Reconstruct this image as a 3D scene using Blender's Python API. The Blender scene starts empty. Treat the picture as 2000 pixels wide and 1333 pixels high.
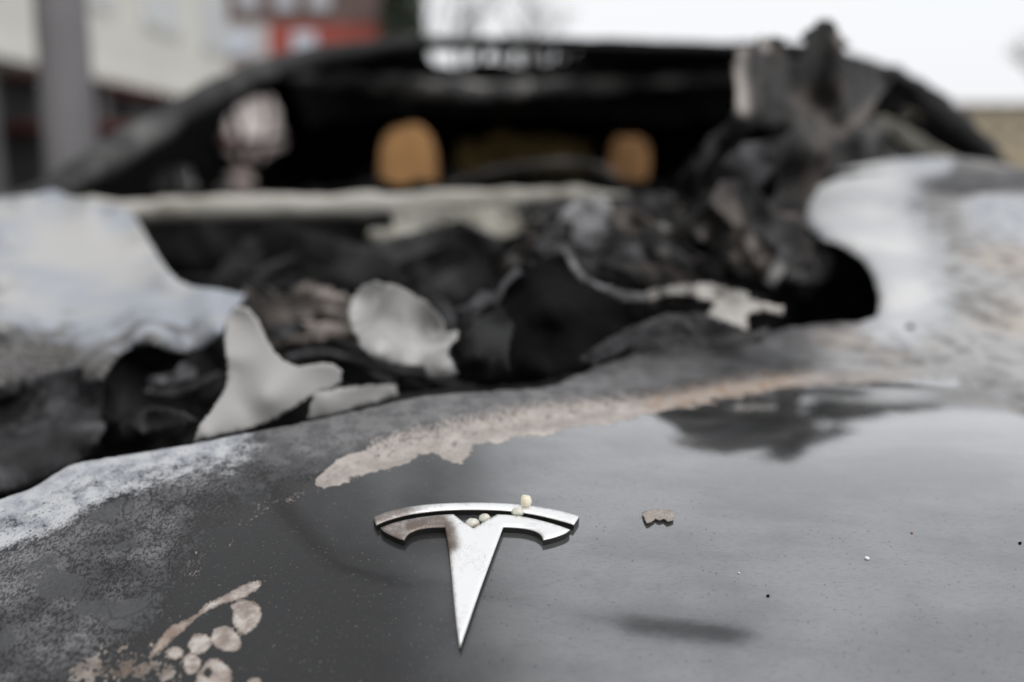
import bpy, bmesh, math, random
import numpy as np
from mathutils import Vector, Matrix, noise as mnoise
from mathutils.geometry import delaunay_2d_cdt

random.seed(7)
R = math.radians
sc = bpy.context.scene
col = sc.collection

# ------------------------------------------------------------------ camera
ZC = 1.0                       # camera height above the ground (m)
PITCH = R(9.8)
FPX = 2000 * 35.0 / 36.0       # focal length in photo pixels
FW = np.array([0, math.cos(PITCH), -math.sin(PITCH)])
UP = np.array([0, math.sin(PITCH), math.cos(PITCH)])
RT = np.array([1.0, 0, 0])
CAM = np.array([0, 0, ZC])

cd = bpy.data.cameras.new('camera')
cam = bpy.data.objects.new('camera', cd)
col.objects.link(cam)
cam.location = (0, 0, ZC)
cam.rotation_euler = (R(90) - PITCH, 0, 0)
cd.lens = 35.0
cd.sensor_width = 36.0
cd.clip_start = 0.01
cd.clip_end = 2000
cd.dof.use_dof = True
cd.dof.focus_distance = 0.447
cd.dof.aperture_fstop = 3.1
sc.camera = cam

# ------------------------------------------------------------------ world, sun, exposure
SUN_EL, SUN_AZ = R(52), R(150)
w = bpy.data.worlds.new('World')
sc.world = w
w.use_nodes = True
wn = w.node_tree.nodes
wn.clear()
sky = wn.new('ShaderNodeTexSky')
sky.sky_type = 'NISHITA'
sky.sun_disc = False
sky.sun_elevation = SUN_EL
sky.sun_rotation = SUN_AZ
sky.dust_density = 4.0
hs = wn.new('ShaderNodeHueSaturation')
hs.inputs['Saturation'].default_value = 0.12
mx = wn.new('ShaderNodeMix')
mx.data_type = 'RGBA'
mx.inputs[0].default_value = 0.82
mx.inputs[7].default_value = (9.3, 9.45, 9.7, 1)     # even cloud layer
bg = wn.new('ShaderNodeBackground')
bg.inputs['Strength'].default_value = 0.105
wo = wn.new('ShaderNodeOutputWorld')
L = w.node_tree.links.new
L(sky.outputs[0], hs.inputs['Color'])
L(hs.outputs[0], mx.inputs[6])
L(mx.outputs[2], bg.inputs[0])
L(bg.outputs[0], wo.inputs[0])

sl = bpy.data.lights.new('sun', 'SUN')
sl.energy = 1.0
sl.angle = R(50)
sl.color = (1, 0.97, 0.93)
so = bpy.data.objects.new('sun', sl)
col.objects.link(so)
sd = Vector((math.sin(SUN_AZ) * math.cos(SUN_EL), math.cos(SUN_AZ) * math.cos(SUN_EL), math.sin(SUN_EL)))
so.rotation_euler = (-sd).to_track_quat('-Z', 'Y').to_euler()

vs = sc.view_settings
vs.view_transform = 'Standard'
vs.look = 'None'
vs.exposure = 0.12
vs.gamma = 1.0
sc.cycles.use_denoising = True
sc.cycles.max_bounces = 6
sc.cycles.sample_clamp_indirect = 4.0

# ------------------------------------------------------------------ pixel <-> space helpers
def ray(px, py):
    px = np.asarray(px, float); py = np.asarray(py, float)
    a = (px - 1000) / FPX; b = (666.5 - py) / FPX
    return FW + a[..., None] * RT + b[..., None] * UP

def at(px, py, Y):                       # point on that line of sight Y metres ahead
    d = ray(px, py)
    t = np.asarray(Y, float) / d[..., 1]
    return CAM + d * t[..., None]

def atX(px, py, X):                      # ... on the plane x = X
    d = ray(px, py); t = X / d[..., 0]
    return CAM + d * t[..., None]

def atZ(px, py, Z):                      # ... on the plane z = Z
    d = ray(px, py); t = (Z - ZC) / d[..., 2]
    return CAM + d * t[..., None]

def proj(P):
    q = np.asarray(P) - CAM
    z = q @ FW
    return 1000 + FPX * (q @ RT) / z, 666.5 - FPX * (q @ UP) / z

def smooth(a, b, x):
    t = np.clip((np.asarray(x, float) - a) / (b - a), 0, 1)
    return t * t * (3 - 2 * t)

# ------------------------------------------------------------------ the bonnet as a height field
def profile(knots, y0, d0):
    ys = np.linspace(-0.2, 2.2, 2401)
    k = np.array(knots, float)
    sl_ = np.tan(np.radians(np.interp(ys, k[:, 0], k[:, 1])))
    z = np.concatenate([[0], np.cumsum((sl_[1:] + sl_[:-1]) / 2 * (ys[1] - ys[0]))])
    z -= np.interp(y0, ys, z)
    # soften the kinks of the slope table
    return ys, z - d0

PC = profile([(0.0, 60), (.2, 46), (.30, 29), (.36, 24), (.41, 22), (.5, 16), (.6, 11), (.8, 7), (1.2, 4), (1.5, 2)], .409, .175)
PR = profile([(0.0, 60), (.2, 46), (.30, 29), (.36, 23), (.41, 19), (.45, 13), (.48, 9), (.505, 6.6), (.54, 4.6), (.58, 2.6), (.62, 1.0), (.66, 0), (.70, 4),
              (.75, 15), (.85, 20), (1.0, 15), (1.2, 9), (1.4, 5), (1.6, 2)], .409, .175)
XC = -0.016
def hz(x, y):                            # height of the sheet metal
    x = np.asarray(x, float); y = np.asarray(y, float)
    a = np.interp(y, PC[0], PC[1]); b = np.interp(y, PR[0], PR[1])
    s = smooth(-0.06, 0.14, x)
    z = a + (b - a) * s
    dx = x - XC
    z = z - np.where(dx < 0, 0.13 * dx * dx, 0.05 * dx * dx) - 0.22 * np.clip(np.abs(dx) - .62, 0, 9) ** 1.5 * 2
    z = z - 0.5 * np.clip(.33 - y, 0, 9) * dx * dx
    z = z + .03 * smooth(.34, .60, x) * smooth(.85, 1.25, y)
    return ZC + z

def hit(px, py, lift=0.0):               # where that line of sight first meets the bonnet
    d = ray(px, py)
    shp = d.shape[:-1]
    d = d.reshape(-1, 3)
    Y0 = np.full(len(d), 0.2); done = np.zeros(len(d), bool); res = np.full(len(d), 2.0)
    prev = None
    Ys = np.concatenate([np.arange(.22, 1.0, .004), np.arange(1.0, 1.9, .008)])
    for Y in Ys:
        t = Y / d[:, 1]
        P = CAM + d * t[:, None]
        g = P[:, 2] - (hz(P[:, 0], P[:, 1]) + lift)
        if prev is not None:
            h = (~done) & (g <= 0)
            if h.any():
                f = pg[h] / np.maximum(pg[h] - g[h], 1e-9)
                res[h] = pY + (Y - pY) * f
                done |= h
        prev = True; pg = g; pY = Y
    t = res / d[:, 1]
    P = CAM + d * t[:, None]
    P[:, 2] = np.where(done, hz(P[:, 0], P[:, 1]) + lift, P[:, 2])
    return P.reshape(shp + (3,))

# ------------------------------------------------------------------ polygons
def subdiv(poly, step, rough=0.0, closed=True, seed=0):
    rnd = random.Random(seed)
    out = []
    n = len(poly)
    for i in range(n if closed else n - 1):
        a = np.array(poly[i][:2], float); b = np.array(poly[(i + 1) % n][:2], float)
        Ld = np.linalg.norm(b - a)
        k = max(1, int(Ld / step))
        nn = np.array([-(b - a)[1], (b - a)[0]]) / max(Ld, 1e-9)
        for j in range(k):
            t = j / k
            p = a + (b - a) * t
            if rough and j:
                p = p + nn * rnd.gauss(0, rough)
            out.append(p)
    if not closed:
        out.append(np.array(poly[-1][:2], float))
    return np.array(out)

def spline(poly, per=6, closed=True):    # Catmull-Rom through the points
    P = [np.array(p, float) for p in poly]
    n = len(P); out = []
    rng = range(n) if closed else range(n - 1)
    for i in rng:
        if closed:
            p0, p1, p2, p3 = P[i - 1], P[i], P[(i + 1) % n], P[(i + 2) % n]
        else:
            p0 = P[max(i - 1, 0)]; p1 = P[i]; p2 = P[i + 1]; p3 = P[min(i + 2, n - 1)]
        for j in range(per):
            t = j / per
            out.append(0.5 * ((2 * p1) + (-p0 + p2) * t + (2 * p0 - 5 * p1 + 4 * p2 - p3) * t * t + (-p0 + 3 * p1 - 3 * p2 + p3) * t ** 3))
    if not closed:
        out.append(P[-1])
    return np.array(out)

def inside(pts, poly):
    x, y = pts[:, 0], pts[:, 1]
    r = np.zeros(len(pts), bool)
    n = len(poly)
    for i in range(n):
        x1, y1 = poly[i]; x2, y2 = poly[(i + 1) % n]
        if y1 == y2:
            continue
        c = ((y1 > y) != (y2 > y)) & (x < (x2 - x1) * (y - y1) / (y2 - y1) + x1)
        r ^= c
    return r

def dseg(pts, poly, closed=True):
    d = np.full(len(pts), 1e9)
    n = len(poly)
    for i in range(n if closed else n - 1):
        a = np.array(poly[i][:2], float); b = np.array(poly[(i + 1) % n][:2], float)
        ab = b - a
        t = np.clip(((pts - a) @ ab) / max(ab @ ab, 1e-12), 0, 1)
        d = np.minimum(d, np.linalg.norm(pts - a - t[:, None] * ab, axis=1))
    return d

def sdf(pts, poly):                      # positive inside
    d = dseg(pts, poly)
    return np.where(inside(pts, np.array(poly, float)), d, -d)

def tri(outline, pts, holes=()):
    """outline / holes: arrays (n,2); pts: interior candidates. -> verts2d, triangles"""
    keep = inside(pts, outline)
    for h in holes:
        keep &= ~inside(pts, h)
    pts = pts[keep]
    loops = [outline] + list(holes)
    V = []; E = []
    for lp in loops:
        b = len(V)
        V += [Vector((float(p[0]), float(p[1]))) for p in lp]
        E += [(b + i, b + (i + 1) % len(lp)) for i in range(len(lp))]
    V += [Vector((float(p[0]), float(p[1]))) for p in pts]
    r = delaunay_2d_cdt(V, E, [], 0, 1e-7)
    v2 = np.array([(v.x, v.y) for v in r[0]])
    f = np.array([list(t) for t in r[2] if len(t) == 3])
    c = v2[f].mean(axis=1)
    k = inside(c, outline)
    for h in holes:
        k &= ~inside(c, h)
    return v2, f[k]

def grid(x0, x1, y0, y1, s, jit=0.25, seed=1):
    rs = np.random.RandomState(seed)
    gx, gy = np.meshgrid(np.arange(x0, x1, s), np.arange(y0, y1, s))
    gx = gx.astype(float); gy = gy.astype(float)
    gx[1::2] += s / 2
    p = np.stack([gx.ravel(), gy.ravel()], 1)
    return p + rs.uniform(-jit, jit, p.shape) * s

# ------------------------------------------------------------------ object helpers
def link(name, me, m=None, parent=None):
    o = bpy.data.objects.new(name, me)
    col.objects.link(o)
    if m:
        me.materials.append(m)
    if parent:
        o.parent = parent
        o.matrix_parent_inverse = Matrix.Translation(parent_world(parent)).inverted()
    return o

def parent_world(p):
    v = Vector(p.location)
    while p.parent:
        # parts sit at the origin of the thing with an inverse, so only the root counts
        return Vector((0, 0, 0)) if p.type == 'MESH' else v
    return v if p.type == 'EMPTY' else Vector(p.location)

def mesh_from(name, v, f, m=None, parent=None, smoothsh=True, attrs=None):
    me = bpy.data.meshes.new(name)
    me.from_pydata([tuple(map(float, p)) for p in v], [], [tuple(int(i) for i in t) for t in f])
    if smoothsh:
        me.polygons.foreach_set('use_smooth', [True] * len(me.polygons))
    for k, a in (attrs or {}).items():
        at_ = me.attributes.new('mask_' + k, 'FLOAT', 'POINT')
        at_.data.foreach_set('value', np.asarray(a, dtype=np.float32))
    me.update()
    return link(name, me, m, parent)

def thicken(o, t, offset=-1):
    md = o.modifiers.new('solid', 'SOLIDIFY')
    md.thickness = t
    md.offset = offset
    md.use_even_offset = False
    return o

def tag(o, label=None, cat=None, group=None, kind=None):
    if label: o['label'] = label
    if cat: o['category'] = cat
    if group: o['group'] = group
    if kind: o['kind'] = kind
    return o

def empty(name, loc, label, cat, group=None):
    o = bpy.data.objects.new(name, None)
    o.empty_display_size = 0.1
    o.location = loc
    col.objects.link(o)
    return tag(o, label, cat, group)

# ------------------------------------------------------------------ shader helpers
class NT:
    def __init__(s, name):
        s.m = bpy.data.materials.new(name)
        s.m.use_nodes = True
        s.t = s.m.node_tree
        s.t.nodes.clear()
        s.out = s.t.nodes.new('ShaderNodeOutputMaterial')
        s._co = None
    def n(s, typ, **kw):
        nd = s.t.nodes.new(typ)
        for k, v in kw.items():
            setattr(nd, k, v)
        return nd
    def put(s, sock, v):
        if isinstance(v, bpy.types.NodeSocket):
            s.t.links.new(v, sock)
        else:
            if sock.type == 'RGBA' and len(v) == 3:
                v = (*v, 1)
            sock.default_value = v
    def co(s, scale=(1, 1, 1), rot=(0, 0, 0), loc=(0, 0, 0)):
        if s._co is None:
            s._co = s.n('ShaderNodeTexCoord').outputs['Object']
        mp = s.n('ShaderNodeMapping')
        s.put(mp.inputs[0], s._co)
        mp.inputs['Scale'].default_value = scale
        mp.inputs['Rotation'].default_value = rot
        mp.inputs['Location'].default_value = loc
        return mp.outputs[0]
    def noise(s, scale, detail=4, rough=.55, vec=None, dist=0):
        nd = s.n('ShaderNodeTexNoise')
        s.put(nd.inputs['Vector'], vec if vec is not None else s.co())
        nd.inputs['Scale'].default_value = scale
        nd.inputs['Detail'].default_value = detail
        nd.inputs['Roughness'].default_value = rough
        nd.inputs['Distortion'].default_value = dist
        return nd.outputs['Fac']
    def vor(s, scale, vec=None, feature='F1', rnd=1.0):
        nd = s.n('ShaderNodeTexVoronoi', feature=feature)
        s.put(nd.inputs['Vector'], vec if vec is not None else s.co())
        nd.inputs['Scale'].default_value = scale
        nd.inputs['Randomness'].default_value = rnd
        return nd.outputs['Distance']
    def noise_c(s, scale):
        nd = s.n('ShaderNodeTexNoise')
        s.put(nd.inputs['Vector'], s.co())
        nd.inputs['Scale'].default_value = scale
        return nd.outputs['Color']
    def add_v(s, a, b, k):
        nd = s.n('ShaderNodeVectorMath', operation='MULTIPLY_ADD')
        s.put(nd.inputs[0], b); nd.inputs[1].default_value = (k, k, k); s.put(nd.inputs[2], a)
        return nd.outputs[0]
    def attr(s, name):
        nd = s.n('ShaderNodeAttribute', attribute_name='mask_' + name)
        return nd.outputs['Fac']
    def math(s, op, a, b=0.0, c=None, clamp=False):
        nd = s.n('ShaderNodeMath', operation=op, use_clamp=clamp)
        s.put(nd.inputs[0], a); s.put(nd.inputs[1], b)
        if c is not None: s.put(nd.inputs[2], c)
        return nd.outputs[0]
    def ss(s, x, a, b):                  # smoothstep a..b -> 0..1
        nd = s.n('ShaderNodeMapRange', interpolation_type='SMOOTHSTEP')
        s.put(nd.inputs[0], x)
        lo, hi = (0.0, 1.0) if a < b else (1.0, 0.0)
        nd.inputs[1].default_value = min(a, b); nd.inputs[2].default_value = max(a, b)
        nd.inputs[3].default_value = lo; nd.inputs[4].default_value = hi
        return nd.outputs[0]
    def mix(s, f, a, b):
        nd = s.n('ShaderNodeMix', data_type='RGBA')
        s.put(nd.inputs[0], f); s.put(nd.inputs[6], a); s.put(nd.inputs[7], b)
        return nd.outputs[2]
    def fmix(s, f, a, b):
        nd = s.n('ShaderNodeMix', data_type='FLOAT')
        s.put(nd.inputs[0], f); s.put(nd.inputs[2], a); s.put(nd.inputs[3], b)
        return nd.outputs[0]
    def add(s, a, b): return s.math('ADD', a, b)
    def mul(s, a, b): return s.math('MULTIPLY', a, b)
    def bump(s, h, strength, dist):
        nd = s.n('ShaderNodeBump')
        nd.inputs['Strength'].default_value = strength
        nd.inputs['Distance'].default_value = dist
        s.put(nd.inputs['Height'], h)
        return nd.outputs[0]
    def bsdf(s, **kw):
        p = s.n('ShaderNodeBsdfPrincipled')
        for k, v in kw.items():
            s.put(p.inputs[k.replace('_', ' ')], v)
        s.t.links.new(p.outputs[0], s.out.inputs[0])
        return s.m

def mat_plain(name, c, rough=.7, var=.25, scale=8, **kw):
    t = NT(name)
    n = t.noise(scale, 6, .6)
    f = t.ss(n, .3, .7)
    lo = tuple(x * (1 - var) for x in c); hi = tuple(min(1, x * (1 + var)) for x in c)
    return t.bsdf(Base_Color=t.mix(f, lo, hi), Roughness=rough, **kw)

def mat_burnt(name, dark, mid, ash, ash_amt=.5, scale=30, rough=.75, bump=.6, metal=0.0, spec=.4):
    """scorched sheet: dark soot, bare oxide, pale ash patches"""
    t = NT(name)
    n1 = t.noise(scale, 6, .62)
    n2 = t.noise(scale * .35, 4, .5, vec=t.co(loc=(3.1, 1.7, .4)))
    n3 = t.noise(scale * 7, 4, .6)
    a = t.add(t.mul(n2, .75), t.mul(n1, .25))
    am = t.ss(t.add(a, t.mul(t.math('SUBTRACT', n3, .5), .16)), .5 + (.5 - ash_amt) * .45 - .05, .5 + (.5 - ash_amt) * .45 + .07)
    c = t.mix(t.ss(n1, .35, .65), dark, mid)
    c = t.mix(am, c, ash)
    h = t.add(n1, t.mul(n3, .25))
    return t.bsdf(Base_Color=c, Roughness=rough, Metallic=metal, Specular_IOR_Level=spec, Normal=t.bump(h, bump, .004))

# ------------------------------------------------------------------ setting: ground
def strip(name, x0, x1, y0, y1, z, m, th=0.0, n=1):
    v = [(x0, y0, z), (x1, y0, z), (x1, y1, z), (x0, y1, z)]
    f = [(0, 1, 2, 3)]
    if th:
        v += [(a, b, z - th) for a, b, _ in v]
        f += [(0, 4, 5, 1), (1, 5, 6, 2), (2, 6, 7, 3), (3, 7, 4, 0)]
    return tag(mesh_from(name, v, f, m, smoothsh=False), kind='structure')

def mat_asphalt():
    t = NT('asphalt')
    n = t.noise(300, 3, .6); n2 = t.noise(1.2, 5, .6)
    c = t.mix(t.ss(n, .35, .7), (.035, .035, .036), (.075, .074, .072))
    c = t.mix(t.mul(t.ss(n2, .4, .7), .5), c, (.03, .03, .03))
    return t.bsdf(Base_Color=c, Roughness=.85, Normal=t.bump(n, .5, .003))
strip('ground', -400, 400, -200, 600, -0.008, mat_plain('ground_earth', (.12, .115, .10), .9, .3, .4))
strip('road', -2.6, 5.5, -60, 160, -0.003, mat_asphalt())
strip('pavement', -5.7, -2.6, -60, 26, 0.12, mat_plain('paving', (.22, .215, .205), .85, .2, 3), th=.14)

# ------------------------------------------------------------------ burned car
car = empty('burned_car', (XC, 1.9, 0), 'burned-out grey car with half melted bonnet and a chrome T emblem', 'car')

M_CHAR = mat_burnt('charcoal', (.003, .003, .003), (.007, .007, .007), (.02, .02, .02), .02, 25, .9, .8, spec=.06)
M_SOOT = mat_burnt('soot', (.002, .002, .0022), (.006, .006, .0065), (.022, .022, .024), .14, 14, .6, .5, spec=.22)
M_GREY = mat_burnt('grey_scale', (.03, .03, .031), (.09, .088, .086), (.26, .25, .245), .42, 38, .8, .8)
M_BROWN = mat_burnt('brown_scale', (.022, .019, .017), (.10, .085, .076), (.27, .235, .215), .46, 26, .8, .7)
M_LINING = mat_burnt('scorched_lining', (.010, .010, .011), (.032, .031, .034), (.10, .10, .107), .42, 20, .8, .8)
M_DIM = mat_burnt('dim_soot', (.004, .004, .004), (.010, .010, .0105), (.034, .034, .036), .35, 9, .75, .6)
M_STREAK = mat_burnt('brown_soot', (.012, .011, .010), (.04, .036, .033), (.105, .09, .082), .46, 16, .8, .7)
M_ASH = mat_burnt('ash_lump', (.07, .07, .072), (.16, .16, .165), (.30, .30, .31), .55, 75, .9, 1.0)
M_FOIL = mat_burnt('scorched_foil', (.06, .058, .055), (.22, .212, .20), (.42, .40, .375), .5, 40, .5, .5, metal=.1)
M_WHITE = mat_burnt('white_ash', (.24, .235, .23), (.45, .443, .436), (.54, .53, .52), .66, 8, .85, .08)
M_DRAPE = mat_burnt('grey_ash_sheet', (.12, .118, .115), (.29, .286, .282), (.36, .353, .347), .62, 7, .85, .08)
M_BEIGE = mat_burnt('beige_ash', (.20, .19, .16), (.36, .345, .30), (.46, .44, .40), .5, 11, .85, .4)
def mat_folds():
    t = NT('folded_scale')
    v = t.noise(9, 4, .55, vec=t.co(scale=(2.2, 2.2, .55)))
    v2 = t.noise(15, 4, .6, vec=t.co(scale=(1.6, 1.6, .5), loc=(2, 5, 1)))
    f = t.noise(60, 5, .6)
    c = t.mix(t.ss(v, .40, .62), (.007, .007, .007), (.058, .056, .055))
    c = t.mix(t.mul(t.ss(v2, .54, .66), .8), c, (.105, .086, .076))
    c = t.mix(t.mul(t.ss(f, .58, .70), .5), c, (.10, .095, .09))
    edge = t.ss(t.attr('edge'), 0, 1)
    c = t.mix(t.mul(t.ss(t.add(t.attr('brown'), t.mul(t.math('SUBTRACT', t.noise(32, 5, .65), .5), 1.6)), .15, 1.1), .85), c, (.115, .100, .092))
    c = t.mix(edge, c, (.36, .33, .31))
    return t.bsdf(Base_Color=c, Roughness=.7, Specular_IOR_Level=.3, Normal=t.bump(t.add(v2, t.mul(f, .4)), .5, .006))
M_FOLD = mat_folds()
M_FOAM = mat_plain('seat_foam', (.46, .245, .10), .95, .12, 18)

# ---- material of the bonnet: clear-coated paint, blistered paint, ash, bare primer
def mat_bonnet():
    t = NT('bonnet_paint')
    heat = t.attr('heat'); white = t.attr('white'); tan = t.attr('tan'); spot = t.attr('spot'); soot = t.attr('soot')  # soot attribute also holds painted-in dark reflections
    rust = t.attr('rust')
    grain = t.co(scale=(1, .6, 1), rot=(0, 0, R(-25)))
    nL = t.noise(16, 4, .55)
    nM = t.noise(90, 4, .6)
    nF = t.noise(680, 3, .68, vec=grain)
    nS = t.noise(1300, 2, .6, vec=grain)
    cen = lambda x, k: t.mul(t.math('SUBTRACT', x, .5), k)
    # --- clear coated paint with soot and dust; the mask also paints in dark reflections
    streak = t.noise(30, 5, .6, vec=t.co(scale=(.45, 1.6, 1), rot=(0, 0, R(28))))
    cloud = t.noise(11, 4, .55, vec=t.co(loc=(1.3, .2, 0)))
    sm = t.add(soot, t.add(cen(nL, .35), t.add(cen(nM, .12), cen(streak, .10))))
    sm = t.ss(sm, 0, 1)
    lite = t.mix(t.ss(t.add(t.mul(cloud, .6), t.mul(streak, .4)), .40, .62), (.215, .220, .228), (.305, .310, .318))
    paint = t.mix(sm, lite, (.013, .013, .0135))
    fine = t.noise(800, 4, .75, vec=t.co(scale=(.35, 2.0, 1), rot=(0, 0, R(28))))
    paint = t.mix(t.mul(t.ss(fine, .50, .70), .34), paint, (.035, .035, .036))
    dust = t.mul(t.ss(t.noise(650, 2, .6), .64, .74), .5)
    paint = t.mix(dust, paint, (.16, .155, .15))
    pits = t.mul(t.ss(t.vor(330, vec=grain), .16, .06), t.ss(nM, .42, .6))
    paint = t.mix(t.mul(pits, .8), paint, (.01, .01, .01))
    specks = t.mul(t.ss(t.vor(150, vec=t.co(loc=(.3, .9, 0))),   .06, .035), t.ss(t.noise(26, 3, .5, vec=t.co(loc=(4, 2, 0))), .47, .56))
    paint = t.mix(specks, paint, (.012, .012, .012))
    # --- blistered zone
    bl_n = t.add(t.mul(nF, .6), t.mul(nS, .4))
    nB = t.noise(24, 5, .6, vec=t.co(scale=(1, 1.5, 1), rot=(0, 0, R(-30)), loc=(.4, .1, 0)))
    tone = t.ss(nB, .36, .64)
    lo = t.mix(tone, (.020, .020, .022), (.055, .054, .058))
    hi = t.mix(tone, (.062, .061, .065), (.185, .183, .190))
    blc = t.mix(t.ss(t.add(bl_n, cen(nM, .25)), .43, .55), lo, hi)
    blc = t.mix(t.ss(t.add(t.mul(heat, .011), cen(nM, 1.0)), 1.0, .1), blc, t.mix(t.ss(bl_n, .42, .56), (.016, .016, .0165), (.055, .054, .057)))
    smooth_p = t.ss(t.noise(40, 5, .6, vec=t.co(loc=(7, 2, 1))), .53, .58)
    blc = t.mix(t.mul(smooth_p, .75), blc, (.075, .077, .081))
    ck = t.vor(42, vec=t.add_v(t.co(), t.noise_c(30), .02), feature='DISTANCE_TO_EDGE')
    blc = t.mix(t.mul(t.ss(ck, .035, .0), t.mul(.6, t.ss(t.noise(14, 3, .5, vec=t.co(loc=(9, 1, 0))), .48, .6))), blc, (.018, .018, .018))
    far = t.ss(t.attr('far'), 0, 1)
    blc = t.mix(t.mul(far, .8), blc, t.mix(t.ss(t.add(nM, cen(nF, .4)), .36, .64), (.11, .108, .112), (.20, .197, .20)))
    sh = t.ss(t.attr('shoulder'), 0, 1)
    nStr = t.add(t.mul(t.noise(62, 6, .68, vec=t.co(scale=(.9, 1.2, 1), rot=(0, 0, R(20)))), .6), t.mul(t.noise(17, 5, .6, vec=t.co(loc=(6, 1, 2))), .4))
    blc = t.mix(sh, blc, t.mix(t.ss(nStr, .40, .56), (.20, .19, .183), t.mix(t.ss(t.noise(9, 3, .5, vec=t.co(loc=(1, 8, 2))), .46, .6), (.42, .42, .425), (.46, .42, .385))))
    wf = t.add(white, t.add(cen(nF, 1.2), t.add(cen(nM, 1.1), cen(nS, .4))))
    wm = t.ss(wf, .30, .72)
    ashc = t.mix(t.ss(nM, .38, .62), (.33, .345, .38), (.50, .51, .53))
    ashc = t.mix(t.mul(t.ss(nF, .56, .68), t.ss(white, 1.15, .7)), ashc, (.07, .07, .073))
    ashc = t.mix(t.ss(t.attr('bright'), 0, 1), ashc, t.mix(t.ss(nL, .4, .62), (.52, .53, .55), (.64, .64, .64)))
    blc = t.mix(wm, blc, ashc)
    tw = t.ss(t.add(t.add(t.mul(heat, -.010), t.mul(t.attr('warm'), .34)), t.add(cen(nF, 1.2), t.add(cen(nM, 1.3), .22))), .46, .68)  # warm flecks near the edge of the damage
    blc = t.mix(t.mul(tw, .75), blc, t.mix(t.ss(nM, .4, .6), (.22, .19, .175), (.42, .36, .325)))
    hm = t.ss(t.add(t.mul(heat, t.fmix(t.attr('sharp'), .0085, .024)), t.add(cen(nF, 1.7), t.add(cen(nM, 1.3), cen(nS, .6)))), -.05, .22)
    c = t.mix(hm, paint, blc)
    # --- primer laid bare in sharp edged flakes
    edge = t.add(cen(t.noise(70, 3, .5, vec=t.co(loc=(3, 3, 3))), 34), t.add(cen(t.noise(190, 3, .6), 16), cen(nF, 9)))
    tm = t.ss(t.add(tan, edge), -1.2, 1.2)
    tm = t.mul(tm, t.ss(t.add(t.attr('tanfade'), t.add(cen(nM, .7), cen(nF, 2.2))), .24, .80))
    primer = t.mix(t.ss(t.noise(70, 5, .6), .38, .66), (.35, .315, .292), (.48, .43, .398))
    primer = t.mix(t.mul(t.ss(t.noise(240, 4, .65, vec=grain), .52, .66), t.ss(tan, 10, 26)), primer, (.19, .175, .168))
    primer = t.mix(t.mul(rust, t.mul(t.ss(t.noise(95, 4, .6), .40, .62), .75)), primer, (.34, .21, .115))
    c = t.mix(tm, c, primer)
    sedge = t.add(cen(t.noise(60, 3, .5), 14), t.add(cen(nF, 9), cen(t.noise(160, 3, .6), 12)))
    spm = t.ss(t.add(spot, sedge), -1.0, 1.0)
    spc = t.mix(t.ss(t.noise(130, 5, .65), .35, .68), (.24, .20, .175), (.50, .455, .425))
    spc = t.mix(t.mul(rust, .6), spc, (.20, .13, .085))
    c = t.mix(spm, c, spc)
    rim_ = t.mul(spm, t.ss(t.math('ABSOLUTE', t.add(spot, t.add(sedge, -1.6))), 2.4, .6))
    c = t.mix(t.mul(rim_, .55), c, (.11, .085, .07))
    dull = t.math('MAXIMUM', hm, t.math('MAXIMUM', tm, spm))
    rough = t.fmix(dull, t.fmix(sm, .10, .33), .78)
    coat = t.fmix(dull, t.fmix(sm, 1.0, .36), 0.03)
    h = t.add(t.mul(hm, t.add(t.mul(bl_n, 1.2), t.mul(nM, .8))), t.add(t.mul(tm, -.35), t.mul(spm, -.35)))
    h = t.add(h, t.mul(pits, -.10))
    nb = t.bump(h, .55, .0012)
    nc = t.bump(t.add(t.mul(nL, .5), t.mul(t.noise(200, 2, .5), .004)), .08, .006)
    return t.bsdf(Base_Color=c, Roughness=rough, Normal=nb, Coat_Weight=coat, Coat_IOR=1.6, Coat_Roughness=t.fmix(t.ss(cloud, .4, .65), .03, .08), Coat_Normal=nc,
                  Metallic=t.fmix(dull, t.fmix(sm, .85, .3), 0.0), Specular_IOR_Level=t.fmix(dull, .35, .25))
M_BONNET = mat_bonnet()

# ---- outline of what is left of the bonnet (photo pixels, far edge, left to right)
far_edge = [(-420, 1090), (-200, 1030), (0, 958), (60, 938), (130, 896), (200, 881), (290, 868), (380, 852), (480, 832), (600, 806), (740, 775), (860, 752),
            (960, 744), (1060, 734), (1120, 716), (1180, 692), (1240, 672), (1300, 661), (1390, 664), (1470, 657), (1500, 634), (1560, 623), (1640, 617),
            (1700, 612), (1716, 590), (1716, 560), (1704, 522), (1680, 492), (1640, 466), (1600, 452), (1572, 425), (1566, 396), (1590, 362), (1650, 338), (1740, 326)]
HEAT = [(-500, 1600), (120, 1600), (180, 1340), (290, 1240), (340, 1160), (385, 1075), (440, 1015), (510, 975), (615, 948), (740, 915), (860, 880),
        (1000, 848), (1120, 826), (1250, 806), (1360, 786), (1480, 764), (1600, 748), (1740, 744), (1850, 742), (1900, 730), (2010, 790), (2300, 860), (5000, 900),
        (5000, -500), (-3000, -500), (-3000, 1600)]
TAN = [(618, 946), (636, 918), (684, 890), (730, 862), (780, 836), (850, 814), (950, 792), (1060, 776), (1180, 762), (1300, 748), (1400, 732), (1480, 720),
       (1560, 708), (1700, 700), (1800, 706), (1850, 738), (1740, 745), (1600, 750), (1480, 768), (1360, 790), (1250, 812), (1190, 826), (1110, 832), (1060, 852),
       (985, 858), (940, 868), (908, 884), (900, 902), (862, 898), (850, 884), (800, 896), (770, 912), (700, 928), (660, 945), (632, 952)]
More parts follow.
